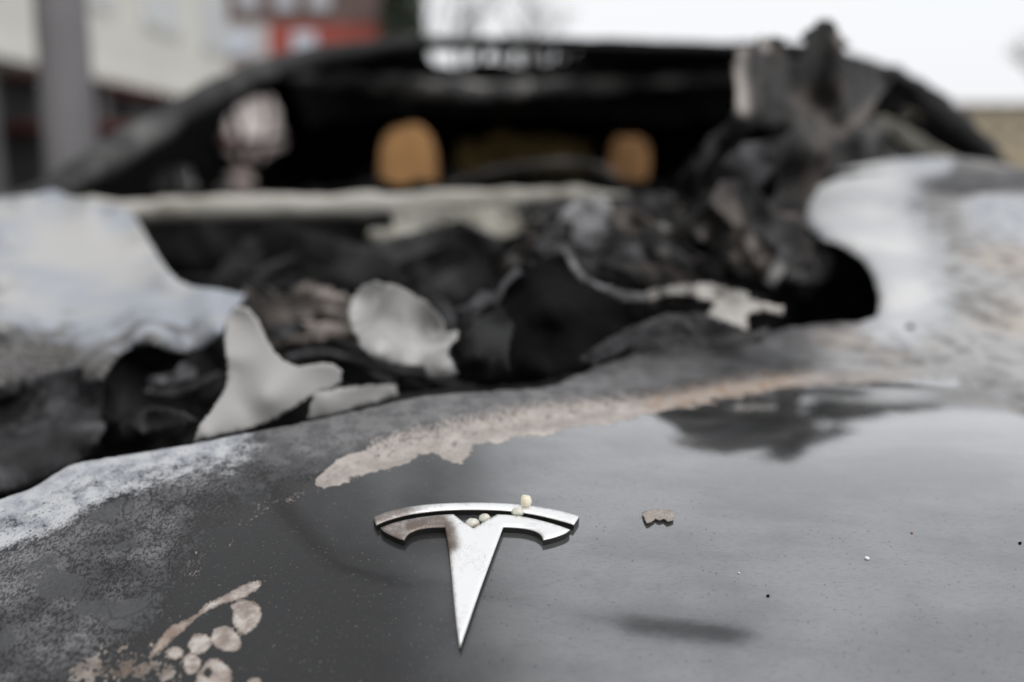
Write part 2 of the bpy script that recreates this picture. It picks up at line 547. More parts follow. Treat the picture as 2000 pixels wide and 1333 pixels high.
SPOTS = [
    [(300, 1262), (330, 1228), (372, 1206), (400, 1180), (450, 1156), (490, 1138), (507, 1136), (500, 1152), (470, 1172), (430, 1186), (395, 1205), (360, 1228), (325, 1262), (290, 1290)],
    [(447, 1185), (465, 1173), (490, 1172), (508, 1186), (512, 1206), (500, 1226), (478, 1241), (462, 1232), (452, 1212), (455, 1195)],
    [(416, 1236), (430, 1224), (450, 1224), (466, 1240), (470, 1258), (458, 1270), (438, 1272), (420, 1262), (413, 1248)],
    [(370, 1250), (386, 1238), (404, 1240), (414, 1256), (404, 1268), (384, 1278), (370, 1266)],
    [(330, 1272), (344, 1264), (356, 1270), (356, 1282), (342, 1288), (330, 1282)],
    [(362, 1284), (378, 1279), (392, 1292), (386, 1312), (368, 1318), (360, 1300)],
    [(384, 1322), (400, 1296), (420, 1286), (440, 1296), (452, 1318), (446, 1340), (420, 1356), (396, 1350), (380, 1336)],
    [(486, 1328), (506, 1326), (512, 1340), (500, 1352), (484, 1344)],
]
SPOT_HOLE = [(399, 1312), (408, 1306), (414, 1316), (408, 1326), (398, 1322)]
def bonnet_attrs(v3):
    px, py = proj(v3)
    P = np.stack([px, py], 1)
    heat = np.clip(sdf(P, HEAT), -400, 400)
    tan_ = np.clip(sdf(P, TAN), -200, 200)
    sp = np.full(len(P), -300.0)
    for k_, s in enumerate(SPOTS):
        sp = np.maximum(sp, sdf(P, spline(s, 4)))
    sp = np.minimum(sp, -sdf(P, SPOT_HOLE))
    sp = np.clip(sp, -100, 100)
    # pale ash: along the left far edge, on the right-hand shoulder and round the burnt hole
    d_left = dseg(P, [(-500, 1100), (0, 990), (130, 920), (250, 885), (420, 850)], closed=False)
    white = 1.0 - d_left / 125.0
    band2 = dseg(P, [(-200, 1130), (0, 1060), (120, 1000), (260, 930)], closed=False)
    white = np.maximum(white, .80 - band2 / 75.0)
    d_hole = dseg(P, [(1760, 580), (1735, 500), (1690, 440), (1640, 390), (1700, 350)], closed=False)
    white = np.maximum(white, 1.45 - d_hole / 105.0)
    d_r = dseg(P, [(1930, 400), (2020, 440), (2200, 470)], closed=False)
    white = np.maximum(white, 1.25 - d_r / 70.0)
    shoulder = smooth(1440, 1760, px + (py - 680) * .8) * smooth(700, 560, py - (px - 1600) * .35) 
    shoulder = np.maximum(shoulder, smooth(1480, 1700, px) * smooth(610, 660, py) * .75)
    shoulder = np.where(px > 1400, shoulder, 0)
    band = dseg(P, [(1850, 358), (2000, 352), (2200, 350)], closed=False)
    shoulder = shoulder * (1 - .9 * smooth(40, 14, band))
    white = np.where(px > 1500, white - 1.1 * smooth(36, 12, band), white)
    d_top = dseg(P, [(1690, 345), (1760, 328), (1840, 318)], closed=False)
    white = np.maximum(white, 1.3 - d_top / 28.0)
    white = np.clip(white, -1, 1.6)
    bright = np.clip(1.2 - d_hole / 95.0, 0, 1)
    far = smooth(60, 150, heat) * 0 + smooth(300, 800, px) * smooth(1500, 1250, px) * smooth(26, 60, heat)
    tanfade = 1.0 - .30 * smooth(1450, 1620, px) - .4 * smooth(1750, 1880, px)
    warm = smooth(540, 760, px) * smooth(150, 40, heat) * smooth(1900, 1500, px)
    # upper side of the primer strip crumbles into the blistered paint
    tanfade = tanfade - .85 * smooth(20, 70, heat) * smooth(640, 760, px) - .50 * smooth(6, 30, heat) * smooth(1050, 1300, px)
    soot = smooth(1250, 520, px - (py - 1000) * .40) * .94 + .06  # soot plus darker reflections painted in towards the left and bottom
    soot += .20 * smooth(120, 30, dseg(P, [(880, 900), (870, 1010)], closed=False))  # blurred dark reflection above the emblem, painted into the mask
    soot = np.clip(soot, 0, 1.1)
    # rusty run in the primer edge on the right and at the lower left
    rust = smooth(60, 10, dseg(P, [(1290, 770), (1400, 758), (1540, 738)], closed=False)) + \
        smooth(45, 8, dseg(P, [(220, 1310), (300, 1262), (372, 1206)], closed=False)) * .8
    fl = smooth(90, 10, dseg(P, [(170, 1330), (250, 1290), (330, 1330)], closed=False))
    sp = np.maximum(sp, np.where(fl > 0.02, fl * 9 - 8.5, -100))
    return dict(sharp=smooth(520, 680, px), warm=warm, shoulder=shoulder, bright=bright, far=far, tanfade=tanfade, heat=heat, tan=tan_, spot=sp, white=white, soot=soot, rust=np.clip(rust, 0, 1))  # soot: real soot plus painted-in dark reflections

def build_bonnet():
    fe = subdiv(spline(far_edge, 5, closed=False), 7, 0.6, closed=False, seed=3)
    jg = np.array([mnoise.noise(Vector((p[0] * .035, p[1] * .035, 1.7))) * 5 + mnoise.noise(Vector((p[0] * .11, p[1] * .11, 4.2))) * 3 for p in fe])
    fe[:, 1] += jg * smooth(500, 1100, fe[:, 0]) 
    fe[:, 0] += jg * .8 * smooth(1600, 1700, fe[:, 0])
    E = hit(fe[:, 0], fe[:, 1])[:, :2]
    rest = [(.42, 1.32), (.62, 1.36), (.80, 1.36), (.86, 1.1), (.88, .8), (.84, .52), (.72, .36), (.5, .26), (.25, .205), (0, .19), (-.28, .205), (-.52, .26), (-.74, .36), (-.80, .44),
            (-.6, .45), (-.45, .445)]
    out = np.concatenate([E, subdiv(rest, .02, closed=False)])
    g1 = grid(-30, 2030, 700, 1370, 5.0)
    g2 = grid(1240, 2030, 320, 700, 8.0)
    Pf = np.concatenate([hit(g1[:, 0], g1[:, 1]), hit(g2[:, 0], g2[:, 1])])[:, :2]
    pc = grid(-.9, .9, .18, 1.4, .018, seed=5)
    qx, qy = proj(np.stack([pc[:, 0], pc[:, 1], hz(pc[:, 0], pc[:, 1])], 1))
    off = (qx < -40) | (qx > 2040) | (qy > 1380) | (qy < 315)
    pts = np.concatenate([Pf, pc[off]])
    d = dseg(pts, out)
    pts = pts[d > .0008]
    v2, f = tri(out, pts)
    z = hz(v2[:, 0], v2[:, 1])
    # turned-down burnt lip along the far edge
    de = dseg(v2, E, closed=False)
    z = z - .006 * np.exp(-(de / .006)) 
    # slight heat ripple in the blistered sheet
    v3 = np.stack([v2[:, 0], v2[:, 1], z], 1)
    A = bonnet_attrs(v3)
    rip = np.array([mnoise.noise(Vector((p[0] * 22, p[1] * 22, 3.3))) for p in v3]) * .0007
    rip2 = np.array([mnoise.noise(Vector((p[0] * 9, p[1] * 9, 8.3))) for p in v3]) * .003
    v3[:, 2] += (rip + rip2) * smooth(0, 120, A['heat'])
    # shut line near the right wing: a shallow groove
    px, py = proj(v3)
    gr = dseg(np.stack([px, py], 1), [(1895, 728), (2000, 782), (2150, 860), (2400, 1000)], closed=False)
    v3[:, 2] -= .006 * np.exp(-(gr / 14.0) ** 2)
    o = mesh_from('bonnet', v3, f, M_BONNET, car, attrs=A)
    thicken(o, .0012)
    return o
bonnet = build_bonnet()
# faces of the height field must look up
def face_up(o):
    me = o.data
    n = np.zeros(len(me.polygons) * 3); me.polygons.foreach_get('normal', n)
    if n.reshape(-1, 3)[:, 2].mean() < 0:
        me.flip_normals()
face_up(bonnet)

# ---- sheets: an outline with its own distance, thickness and crumple
def idw(P, ctrl):
    c = np.array(ctrl, float)
    d2 = ((P[:, None, :] - c[None, :, :2]) ** 2).sum(2) + 30.0
    wgt = 1 / d2
    return (wgt * c[None, :, 2]).sum(1) / wgt.sum(1)

def fbm(p, sc_, octv=4, ridged=False, seed=0.0):
    s = 0; a = 1; f = sc_
    for _ in range(octv):
        v = mnoise.noise(Vector((p[0] * f + seed, p[1] * f + seed * 1.7, p[2] * f)))
        s += a * ((1 - abs(v) * 2) if ridged else v)
        a *= .5; f *= 2.1
    return s

def sheet(name, outline, depth, m, parent=car, step=8, amp=.02, nscale=8, ridged=True, thick=.002, rough=1.5, seed=0, holes=(), aniso=(1, 1), mapper=None, sm=True, smooth_out=False, extra=None):
    out = np.array(outline, float)
    if smooth_out:
        out = spline(out, 4)
    out = subdiv(out, step * .8, rough, seed=seed)
    hs_ = [subdiv(h, step * .8, rough, seed=seed + 1) for h in holes]
    x0, y0 = out.min(0); x1, y1 = out.max(0)
    pts = grid(x0, x1, y0, y1, step, seed=seed + 2)
    d = dseg(pts, out)
    pts = pts[d > step * .35]
    v2, f = tri(out, pts, hs_)
    if mapper is None:
        Y = idw(v2, depth) if isinstance(depth, (list, tuple)) else np.full(len(v2), float(depth))
        base = at(v2[:, 0], v2[:, 1], Y)
        dn = np.array([fbm((q[0] * aniso[0], q[2] * aniso[1], q[1] * .3), nscale, 4, ridged, seed * 3.1 + .5) for q in base])
        v3 = at(v2[:, 0], v2[:, 1], Y + amp * dn)
    else:
        v3 = mapper(v2)
        dn = np.array([fbm(q * np.array([aniso[0], aniso[1], 1]), nscale, 4, ridged, seed * 3.1 + .5) for q in v3])
        v3 = v3 + (dn * amp)[:, None] * np.array([0, 0, 1.0])
    o = mesh_from(name, v3, f, m, parent, sm, attrs=extra(v2) if extra else None)
    # face the camera side
    n = np.zeros(len(o.data.polygons) * 3); o.data.polygons.foreach_get('normal', n)
    cc = v3[f].mean(1)
    if ((CAM - cc) * n.reshape(-1, 3)).sum() < 0:
        o.data.flip_normals()
    return thicken(o, thick)

def tube(name, pts, rad, m, parent=car, seg=12, nz=.0, flat=1.0, per=8, seed=0, cap=True):
    P = spline(pts, per, closed=False)
    n = len(P)
    rad = np.interp(np.linspace(0, 1, n), np.linspace(0, 1, len(rad)), rad) if isinstance(rad, (list, tuple)) else np.full(n, rad)
    V = []; F = []
    for i in range(n):
        tn = P[min(i + 1, n - 1)] - P[max(i - 1, 0)]
        tn = tn / np.linalg.norm(tn)
        a = np.cross(tn, [0, 0, 1.0])
        if np.linalg.norm(a) < .05: a = np.cross(tn, [0, 1.0, 0])
        a /= np.linalg.norm(a); b = np.cross(a, tn)
        for k in range(seg):
            th = 2 * math.pi * k / seg
            r = rad[i]
            q = P[i] + a * math.cos(th) * r + b * math.sin(th) * r * flat
            if nz:
                q = q + (a * math.cos(th) + b * math.sin(th)) * nz * fbm(q, 18, 3, False, seed)
            V.append(q)
    for i in range(n - 1):
        for k in range(seg):
            F.append((i * seg + k, i * seg + (k + 1) % seg, (i + 1) * seg + (k + 1) % seg, (i + 1) * seg + k))
    if cap:
        F.append(tuple(reversed(range(seg)))); F.append(tuple(range((n - 1) * seg, n * seg)))
    return mesh_from(name, V, F, m, parent)

def blob(name, c, r, m, parent=None, nz=.2, nscale=3, seed=0, sub=3, sq=1.0):
    bm = bmesh.new()
    bmesh.ops.create_icosphere(bm, subdivisions=sub, radius=1)
    for v in bm.verts:
        d = v.co.normalized()
        if sq != 1.0:
            d = Vector([math.copysign(abs(x) ** sq, x) for x in d])
        k = 1 + nz * fbm(d, nscale * .5, 3, False, seed + .3)
        v.co = Vector((c[0] + d.x * r[0] * k, c[1] + d.y * r[1] * k, c[2] + d.z * r[2] * k))
    me = bpy.data.meshes.new(name); bm.to_mesh(me); bm.free()
    me.polygons.foreach_set('use_smooth', [True] * len(me.polygons))
    return link(name, me, m, parent)

def px3(pts):                            # [(px,py,Y)] -> [xyz]
    a = np.array(pts, float)
    return at(a[:, 0], a[:, 1], a[:, 2])

# ---- left remnant of the bonnet (white ash), lying on the same sheet-metal surface
def surf_sheet(name, outline, m, lift=0.0, step=9, amp=.003, nscale=14, seed=0, thick=.0015, rough=1.2, extra=None, bend=None):
    out = subdiv(np.array(outline, float), step * .8, rough, seed=seed)
    x0, y0 = out.min(0); x1, y1 = out.max(0)
    pts = grid(x0, x1, y0, y1, step, seed=seed + 2)
    pts = pts[dseg(pts, out) > step * .35]
    v2, f = tri(out, pts)
    v3 = hit(v2[:, 0], v2[:, 1], lift)
    if bend is not None:
        v3[:, 2] += bend(v2, v3)
    v3[:, 2] += np.array([fbm(q, nscale, 4, False, seed + .7) for q in v3]) * amp
    P = np.stack(proj(v3), 1)
    o = mesh_from(name, v3, f, m, car, attrs=extra(P) if extra else None)
    face_up(o)
    return thicken(o, thick)

def mat_remnant():
    t = NT('ashen_bonnet')
    k = t.attr('char')
    nM = t.noise(34, 5, .62); nF = t.noise(160, 4, .65); nL = t.noise(7, 4, .5)
    f = t.add(k, t.add(t.mul(t.math('SUBTRACT', nM, .5), 2.0), t.mul(t.math('SUBTRACT', nF, .5), .9)))
    m = t.ss(f, .30, .85)
    ash = t.mix(t.ss(nL, .38, .62), (.33, .352, .395), (.44, .435, .43))
    ch = t.mix(t.ss(nF, .4, .62), (.04, .038, .037), (.17, .16, .155))
    return t.bsdf(Base_Color=t.mix(m, ash, ch), Roughness=.8, Normal=t.bump(t.add(nM, t.mul(nF, .4)), .3, .003))
M_REM = mat_remnant()
left_out = [(-700, 430), (-300, 400), (0, 386), (60, 381), (85, 374), (108, 371), (135, 384), (175, 391), (215, 397), (246, 406), (266, 426), (290, 470), (318, 514), (345, 545), (370, 558),
            (400, 562), (440, 568), (478, 573), (470, 592), (452, 612), (436, 640), (420, 662), (396, 680), (360, 690), (330, 686), (300, 672), (262, 668), (236, 690), (210, 726),
            (196, 742), (150, 752), (90, 758), (30, 775), (-60, 800), (-300, 850), (-700, 900)]
def left_char(P):
    d = smooth(560, 735, P[:, 1] - (P[:, 0] - 100) * .10) * smooth(460, 260, P[:, 0])
    d = d + .28 * smooth(70, 10, dseg(P, [(270, 610), (330, 615), (390, 620)], closed=False))
    return dict(char=d * 1.15 - .05)
sheet('bonnet_remnant', left_out, [(-600, 400, 1.2), (0, 380, 1.22), (108, 372, 1.22), (250, 405, 1.2), (0, 470, .98), (290, 470, 1.0), (0, 560, .83), (330, 560, .84), (470, 575, .84), (430, 650, .70), (0, 650, .72),
      (300, 672, .68), (0, 750, .63), (200, 740, .63), (-500, 600, .8), (-600, 880, .6)], M_REM, step=9, amp=.006, nscale=5, ridged=False, seed=4, rough=1.2, extra=left_char)
# crumpled scorched lining hanging under its near edge
sheet('bonnet_lining', [(-300, 800), (-60, 770), (60, 735), (150, 715), (200, 735), (212, 790), (205, 840), (190, 870), (160, 900), (60, 945), (-60, 990), (-300, 1060)],
      [(0, 740, .66), (200, 740, .66), (0, 950, .52), (180, 880, .56)], M_LINING, amp=.03, nscale=11, seed=11, step=9, thick=.003)
# narrow torn tongue and the curled flake beside it
tongue = [(440, 650), (444, 622), (458, 604), (480, 604), (498, 622), (514, 652), (534, 686), (556, 706), (590, 716), (630, 710), (652, 714), (668, 728), (664, 748), (640, 762), (600, 778),
          (570, 800), (520, 826), (470, 842), (400, 858), (376, 862), (392, 826), (418, 796), (440, 760), (446, 720), (440, 680)]
sheet('bonnet_remnant', tongue, [(460, 620, .66), (450, 720, .61), (640, 735, .60), (520, 780, .57), (400, 850, .53)], M_DRAPE, amp=.0022, nscale=5, ridged=False, seed=21, step=7, rough=1.4)
flake = [(682, 610), (688, 585), (705, 562), (732, 551), (772, 557), (806, 572), (836, 592), (858, 622), (868, 648), (892, 646), (888, 668), (872, 690), (888, 712), (896, 730), (868, 741),
         (838, 738), (826, 716), (798, 714), (760, 712), (728, 700), (704, 676), (690, 648)]
sheet('bonnet_remnant', flake, [(700, 580, .72), (780, 620, .66), (740, 690, .60), (870, 720, .60), (850, 640, .70)], M_WHITE, amp=.0022, nscale=5, ridged=False, seed=25, step=7, rough=1.4)
sheet('bonnet_remnant', [(612, 770), (660, 758), (720, 754), (772, 752), (778, 772), (720, 790), (640, 815), (600, 820)], [(620, 790, .57), (770, 765, .62)], M_DRAPE, amp=.004, nscale=12, seed=27, step=8)

for o_ in col.objects:
    if o_.name.startswith('bonnet_remnant'):
        v_ = np.array([p.co for p in o_.data.vertices]).mean(0); x_, y_ = proj(v_)
        o_['label'] = 'large pale ash-white left remnant of the bonnet' if x_ < 250 else ('narrow grey torn tongue of the bonnet' if x_ < 600 and y_ > 640 else ('small grey sliver of the bonnet' if y_ > 760 else 'round curled white flake of the bonnet'))
# ---- under the bonnet
def at_d(px, py, Y): return at(px, py, Y)
sheet('front_trunk_tub', [(-260, 560), (200, 560), (600, 520), (1100, 470), (1600, 440), (1760, 480), (1760, 720), (1500, 760), (1000, 860), (500, 960), (100, 1100), (-300, 1200)],
      [(0, 560, 1.25), (800, 520, 1.3), (1700, 450, 1.25), (0, 1000, .72), (800, 860, .78), (1500, 760, .95), (1700, 600, 1.1)], M_SOOT, amp=.05, nscale=6, seed=31, step=16, thick=.004)
sheet('bulkhead', [(-100, 395), (240, 405), (700, 415), (1200, 405), (1700, 380), (1720, 640), (1200, 660), (600, 690), (-100, 700)], 1.46, M_SOOT, amp=.03, nscale=6, seed=33, step=18, thick=.004)
sheet('crossmember', [(452, 600), (475, 580), (540, 583), (610, 574), (660, 582), (715, 590), (720, 640), (690, 656), (640, 664), (570, 668), (530, 684), (500, 660), (470, 632)],
      [(480, 600, .86), (700, 600, .86), (590, 580, .90), (590, 660, .82)], M_BROWN, amp=.012, nscale=20, seed=35, step=7, thick=.02)
sheet('charred_panel', [(540, 690), (600, 672), (660, 668), (720, 690), (780, 720), (830, 735), (880, 760), (760, 772), (660, 745), (600, 715)], [(560, 690, .80), (850, 760, .70)], M_SOOT, amp=.012, nscale=12, seed=36)
sheet('charred_panel', [(230, 690), (300, 680), (380, 690), (436, 660), (446, 700), (438, 760), (400, 815), (370, 850), (200, 882), (190, 840), (210, 760)],
      [(300, 690, .74), (440, 700, .72), (250, 860, .6)], M_SOOT, amp=.03, nscale=9, seed=37, step=9)
sheet('charred_panel', [(470, 470), (560, 440), (700, 480), (900, 430), (980, 470), (940, 560), (860, 620), (760, 570), (640, 590), (500, 580), (400, 560)],
      [(500, 480, 1.2), (900, 450, 1.15), (700, 580, 1.0)], M_DIM, amp=.04, nscale=9, seed=38, step=11)
# the black curled sheet in the middle with its bright torn rim
sheet('charred_panel', [(878, 676), (905, 648), (948, 612), (966, 580), (985, 545), (1005, 522), (1058, 506), (1108, 496), (1122, 520), (1142, 548), (1200, 580), (1262, 592), (1296, 606), (1330, 640), (1300, 668),
                        (1180, 704), (1060, 746), (940, 756), (892, 742), (900, 716)],
      [(890, 690, .64), (980, 560, .78), (1100, 500, .82), (1260, 590, .74), (1060, 730, .62), (1080, 620, .66)], M_CHAR, amp=.02, nscale=8, seed=41, step=8, thick=.003)
sheet('torn_rim', [(1098, 486), (1112, 492), (1126, 518), (1146, 542), (1176, 558), (1212, 568), (1250, 571), (1270, 577), (1262, 588), (1228, 590), (1190, 584), (1152, 566), (1128, 542), (1112, 516)],
      [(1100, 490, .80), (1146, 550, .765), (1260, 580, .73)], M_ASH, amp=.006, nscale=22, seed=42, step=4, rough=1.2)
sheet('torn_rim', [(956, 606), (962, 584), (984, 548), (1008, 524), (1034, 510), (1040, 518), (1014, 536), (992, 556), (976, 588), (966, 608)], [(960, 600, .69), (1030, 514, .78)], M_LINING, amp=.006, nscale=22, seed=43, step=4, rough=1.2)
tube('wire', px3([(205, 790, .68), (280, 772, .70), (350, 764, .72), (430, 730, .74)]), [.003, .004, .004, .002], M_GREY, seg=8, nz=.002, seed=2)
tube('wire', px3([(560, 700, .76), (640, 690, .78), (720, 712, .76), (820, 735, .70)]), [.003, .003, .003, .002], M_LINING, seg=8, nz=.002, seed=3)
tube('wire', px3([(500, 540, 1.15), (600, 500, 1.2), (720, 520, 1.15), (860, 600, 1.0), (880, 640, .9)]), [.006, .008, .007, .006, .004], M_LINING, seg=8, nz=.004, seed=4)
sheet('charred_panel', [(876, 680), (908, 650), (950, 616), (984, 604), (1000, 640), (992, 690), (996, 730), (960, 744), (894, 744), (898, 716)],
      [(884, 690, .635), (980, 610, .68), (996, 720, .60), (930, 700, .60)], M_SOOT, amp=.006, nscale=9, ridged=False, seed=143, step=6, rough=2)
sheet('charred_panel', [(1130, 700), (1190, 660), (1260, 630), (1310, 624), (1290, 650), (1220, 684), (1160, 716)], [(1150, 700, .63), (1300, 630, .68)], M_LINING, amp=.012, nscale=14, seed=144, step=6, rough=2)
blob('ash_lump', at(1150, 446, .98), (.029, .024, .029), M_ASH, car, nz=.22, nscale=3, seed=3, sub=5)
blob('ash_lump', at(1075, 492, .93), (.020, .018, .008), M_GREY, car, nz=.5, nscale=5, seed=5, sub=4)
blob('ash_lump', at(1195, 440, .97), (.012, .014, .010), M_ASH, car, nz=.5, nscale=5, seed=8, sub=4)
blob('ash_lump', at(1290, 462, .96), (.018, .014, .010), M_GREY, car, nz=.5, nscale=5, seed=9, sub=4)
sheet('crumpled_wing', [(1000, 470), (1080, 470), (1130, 430), (1200, 420), (1290, 395), (1330, 390), (1420, 430), (1545, 500), (1560, 540), (1520, 575), (1450, 600), (1370, 590), (1270, 600), (1205, 575), (1140, 540), (1110, 500)],
      [(1100, 480, .95), (1300, 400, 1.05), (1540, 520, .95), (1250, 560, .86), (1420, 580, .86), (1400, 480, 1.0)], M_FOLD, amp=.03, nscale=7, seed=45, step=8, aniso=(1.0, 1.6),
      extra=lambda P: dict(edge=np.maximum(.16 * smooth(50, 10, dseg(P, [(1210, 500), (1280, 540), (1380, 520)], closed=False)), np.maximum(.5 * smooth(16, 4, dseg(P, [(1330, 410), (1400, 455), (1500, 520)], closed=False)),
          .6 * smooth(20, 5, dseg(P, [(1290, 455), (1310, 470)], closed=False)))), brown=.12 + 0 * P[:, 0]))
sheet('torn_strip', [(1540, 430), (1566, 424), (1560, 462), (1540, 500), (1528, 540), (1502, 570), (1494, 548), (1512, 510), (1528, 470)], [(1550, 440, .93), (1510, 555, .88)], M_GREY, amp=.012, nscale=14, seed=46, step=6)
sheet('torn_strip', [(1325, 410), (1352, 398), (1420, 430), (1480, 478), (1520, 520), (1500, 530), (1440, 492), (1380, 452)], [(1340, 405, .99), (1510, 520, .90)], M_STREAK, amp=.014, nscale=12, seed=48, step=6)
sheet('crumpled_wing', [(1240, 640), (1300, 612), (1380, 618), (1470, 650), (1500, 640), (1490, 668), (1390, 676), (1300, 672), (1200, 700), (1190, 684)], [(1300, 630, .72), (1480, 650, .72)], M_GREY, amp=.012, nscale=14, seed=47)
sheet('torn_foil', [(1250, 580), (1285, 562), (1330, 556), (1392, 555), (1404, 562), (1455, 570), (1462, 586), (1530, 598), (1528, 614), (1470, 606), (1458, 618), (1462, 645), (1420, 660), (1385, 640), (1380, 616), (1404, 588), (1375, 582), (1340, 574), (1290, 578), (1262, 592)],
      [(1260, 585, .78), (1400, 560, .80), (1520, 606, .76), (1420, 640, .72)], M_FOIL, amp=.014, nscale=16, seed=49, step=6)
# torn shards of sheet and melted trim heaped in the middle of the bay
rs_ = random.Random(21)
def shard(cx, cy, ln, wd, ang, Y, m, seed, dY=.06, crump=.011):
    r = random.Random(seed)
    ca, sa = math.cos(ang), math.sin(ang)
    base_ = [(-.5, -.25), (-.22, -.5), (.05, -.36), (.30, -.5), (.5, -.12), (.42, .30), (.12, .24), (-.10, .5), (-.34, .34)]
    pts_ = []
    for u, v in base_:
        u = u * r.uniform(.75, 1.25) * ln; v = v * r.uniform(.4, 1.5) * wd
        pts_.append((cx + u * ca - v * sa, cy + u * sa + v * ca))
    a, b = pts_[0], pts_[4]
    sheet('torn_sheet', pts_, [(a[0], a[1], Y + dY * r.uniform(-.5, 1)), (b[0], b[1], Y - dY * r.uniform(-.5, 1)), (cx, cy, Y + r.uniform(-.03, .03)), (pts_[7][0], pts_[7][1], Y - .05)], m, amp=crump, nscale=8, ridged=False, aniso=(1.6, .8), seed=seed, step=5, rough=1.2, thick=.0025)
for k_, (cx, cy, ln, wd, ang, Y, m) in enumerate([
        (1245, 440, 120, 60, .5, .95, M_STREAK), (1330, 505, 210, 44, .55, .90, M_FOLD), (1270, 500, 150, 50, .2, .88, M_LINING), (1420, 540, 200, 46, .35, .86, M_CHAR),
        (1390, 470, 170, 40, .75, .93, M_STREAK), (1215, 545, 130, 40, .45, .83, M_CHAR), (1330, 575, 170, 30, .1, .82, M_CHAR), (1060, 470, 90, 34, -.5, .93, M_LINING),
        (1010, 500, 110, 26, -.7, .88, M_STREAK), (925, 610, 120, 40, -.75, .76, M_LINING), (1300, 640, 110, 30, .1, .73, M_LINING), (1480, 500, 130, 34, 1.1, .91, M_STREAK),
        (1560, 520, 70, 44, .3, .96, M_GREY), (1240, 405, 110, 26, .15, 1.05, M_LINING), (1360, 425, 90, 30, .9, 1.0, M_CHAR), (1110, 455, 60, 40, 1.0, .96, M_LINING),
        (620, 620, 150, 26, .1, .84, M_STREAK), (560, 645, 90, 30, -.2, .82, M_LINING), (690, 500, 190, 60, .2, 1.12, M_DIM), (840, 520, 160, 70, -.5, 1.05, M_DIM),
        (330, 740, 120, 36, -.25, .71, M_LINING), (300, 820, 150, 40, .1, .64, M_DIM), (780, 745, 120, 22, .25, .68, M_LINING), (520, 560, 180, 36, .05, 1.0, M_DIM)]):
    shard(cx, cy, ln, wd, ang, Y, m, 300 + k_)
# tall crumpled wing standing at the right
tall = [(1318, 400), (1326, 352), (1352, 312), (1380, 274), (1420, 246), (1436, 214), (1440, 180), (1433, 140), (1438, 98), (1478, 90), (1486, 70), (1500, 74), (1512, 70), (1530, 74), (1528, 96),
        (1540, 110), (1556, 122), (1570, 108), (1572, 84), (1566, 66), (1584, 54), (1592, 42), (1614, 34), (1630, 48), (1640, 66), (1664, 90), (1648, 96), (1650, 114), (1662, 132), (1690, 134), (1716, 128), (1750, 152),
        (1712, 196), (1694, 236), (1660, 258), (1648, 290), (1622, 332), (1596, 370), (1574, 410), (1566, 450), (1556, 500), (1540, 528), (1500, 512), (1450, 486), (1400, 462), (1350, 440)]
sheet('crumpled_wing', tall, [(1440, 100, 1.06), (1450, 220, 1.03), (1510, 80, 1.10), (1616, 40, 1.10), (1600, 200, 1.16), (1560, 250, 1.02), (1490, 330, 1.12), (1620, 300, 1.05), (1740, 150, 1.24),
                              (1330, 390, 1.10), (1420, 420, .96), (1540, 510, .94)], M_FOLD, amp=.032, nscale=4.2, ridged=False, seed=52, step=6, aniso=(3.0, .55), rough=2.0, thick=.003,
      extra=lambda P: dict(edge=np.maximum(.85 * smooth(26, 4, dseg(P, [(1446, 100), (1442, 150), (1452, 215)], closed=False)), np.maximum(.9 * smooth(16, 4, dseg(P, [(1490, 80), (1496, 92)], closed=False)),
          np.maximum(.7 * smooth(16, 4, dseg(P, [(1632, 70), (1648, 86)], closed=False)), 0 * P[:, 0]))),
          brown=np.maximum(.95 * smooth(44, 8, dseg(P, [(1570, 190), (1604, 250), (1600, 320), (1575, 380)], closed=False)), .9 * smooth(24, 6, dseg(P, [(1640, 262), (1690, 220), (1716, 200)], closed=False)))))
sheet('crumpled_wing', [(1306, 404), (1318, 372), (1312, 350), (1340, 338), (1346, 306), (1378, 296), (1384, 268), (1418, 262), (1432, 236), (1470, 252), (1500, 250), (1520, 286), (1548, 300), (1536, 340), (1556, 372), (1530, 398), (1470, 410), (1440, 436), (1400, 424), (1370, 432)],
      [(1320, 390, 1.06), (1440, 260, 1.00), (1530, 380, 1.04), (1430, 350, .94), (1480, 300, 1.05)], M_CHAR, amp=.035, nscale=9, seed=55, step=6, rough=4)
sheet('crumpled_wing', [(1440, 430), (1500, 410), (1560, 420), (1572, 440), (1552, 470), (1520, 480), (1470, 470)], [(1450, 440, .96), (1560, 440, .92)], M_STREAK, amp=.03, nscale=9, seed=56, step=6, rough=3)
for k_, (cx, cy, ln, wd, ang, Y, m) in enumerate([
        (1655, 215, 120, 40, .5, 1.12, M_FOLD),
        (1540, 340, 260, 90, 1.8, 1.0, M_FOLD), (1430, 370, 250, 90, 2.3, .97, M_LINING), (1480, 430, 240, 70, .7, .93, M_FOLD), (1380, 430, 220, 70, 2.6, .95, M_STREAK)]):
    shard(cx, cy, ln, wd, ang, Y, m, 400 + k_, dY=.06, crump=.010)
sheet('strut_tower', [(1520, 545), (1540, 500), (1560, 470), (1600, 470), (1630, 500), (1620, 540), (1600, 556), (1560, 552)], [(1530, 540, .93), (1620, 500, 1.0)], M_GREY, amp=.02, nscale=16, seed=57, step=7)
sheet('inner_wing', [(1500, 440), (1600, 430), (1730, 480), (1760, 640), (1480, 660), (1440, 600)], 1.14, M_SOOT, amp=.03, nscale=7, seed=58, step=12)

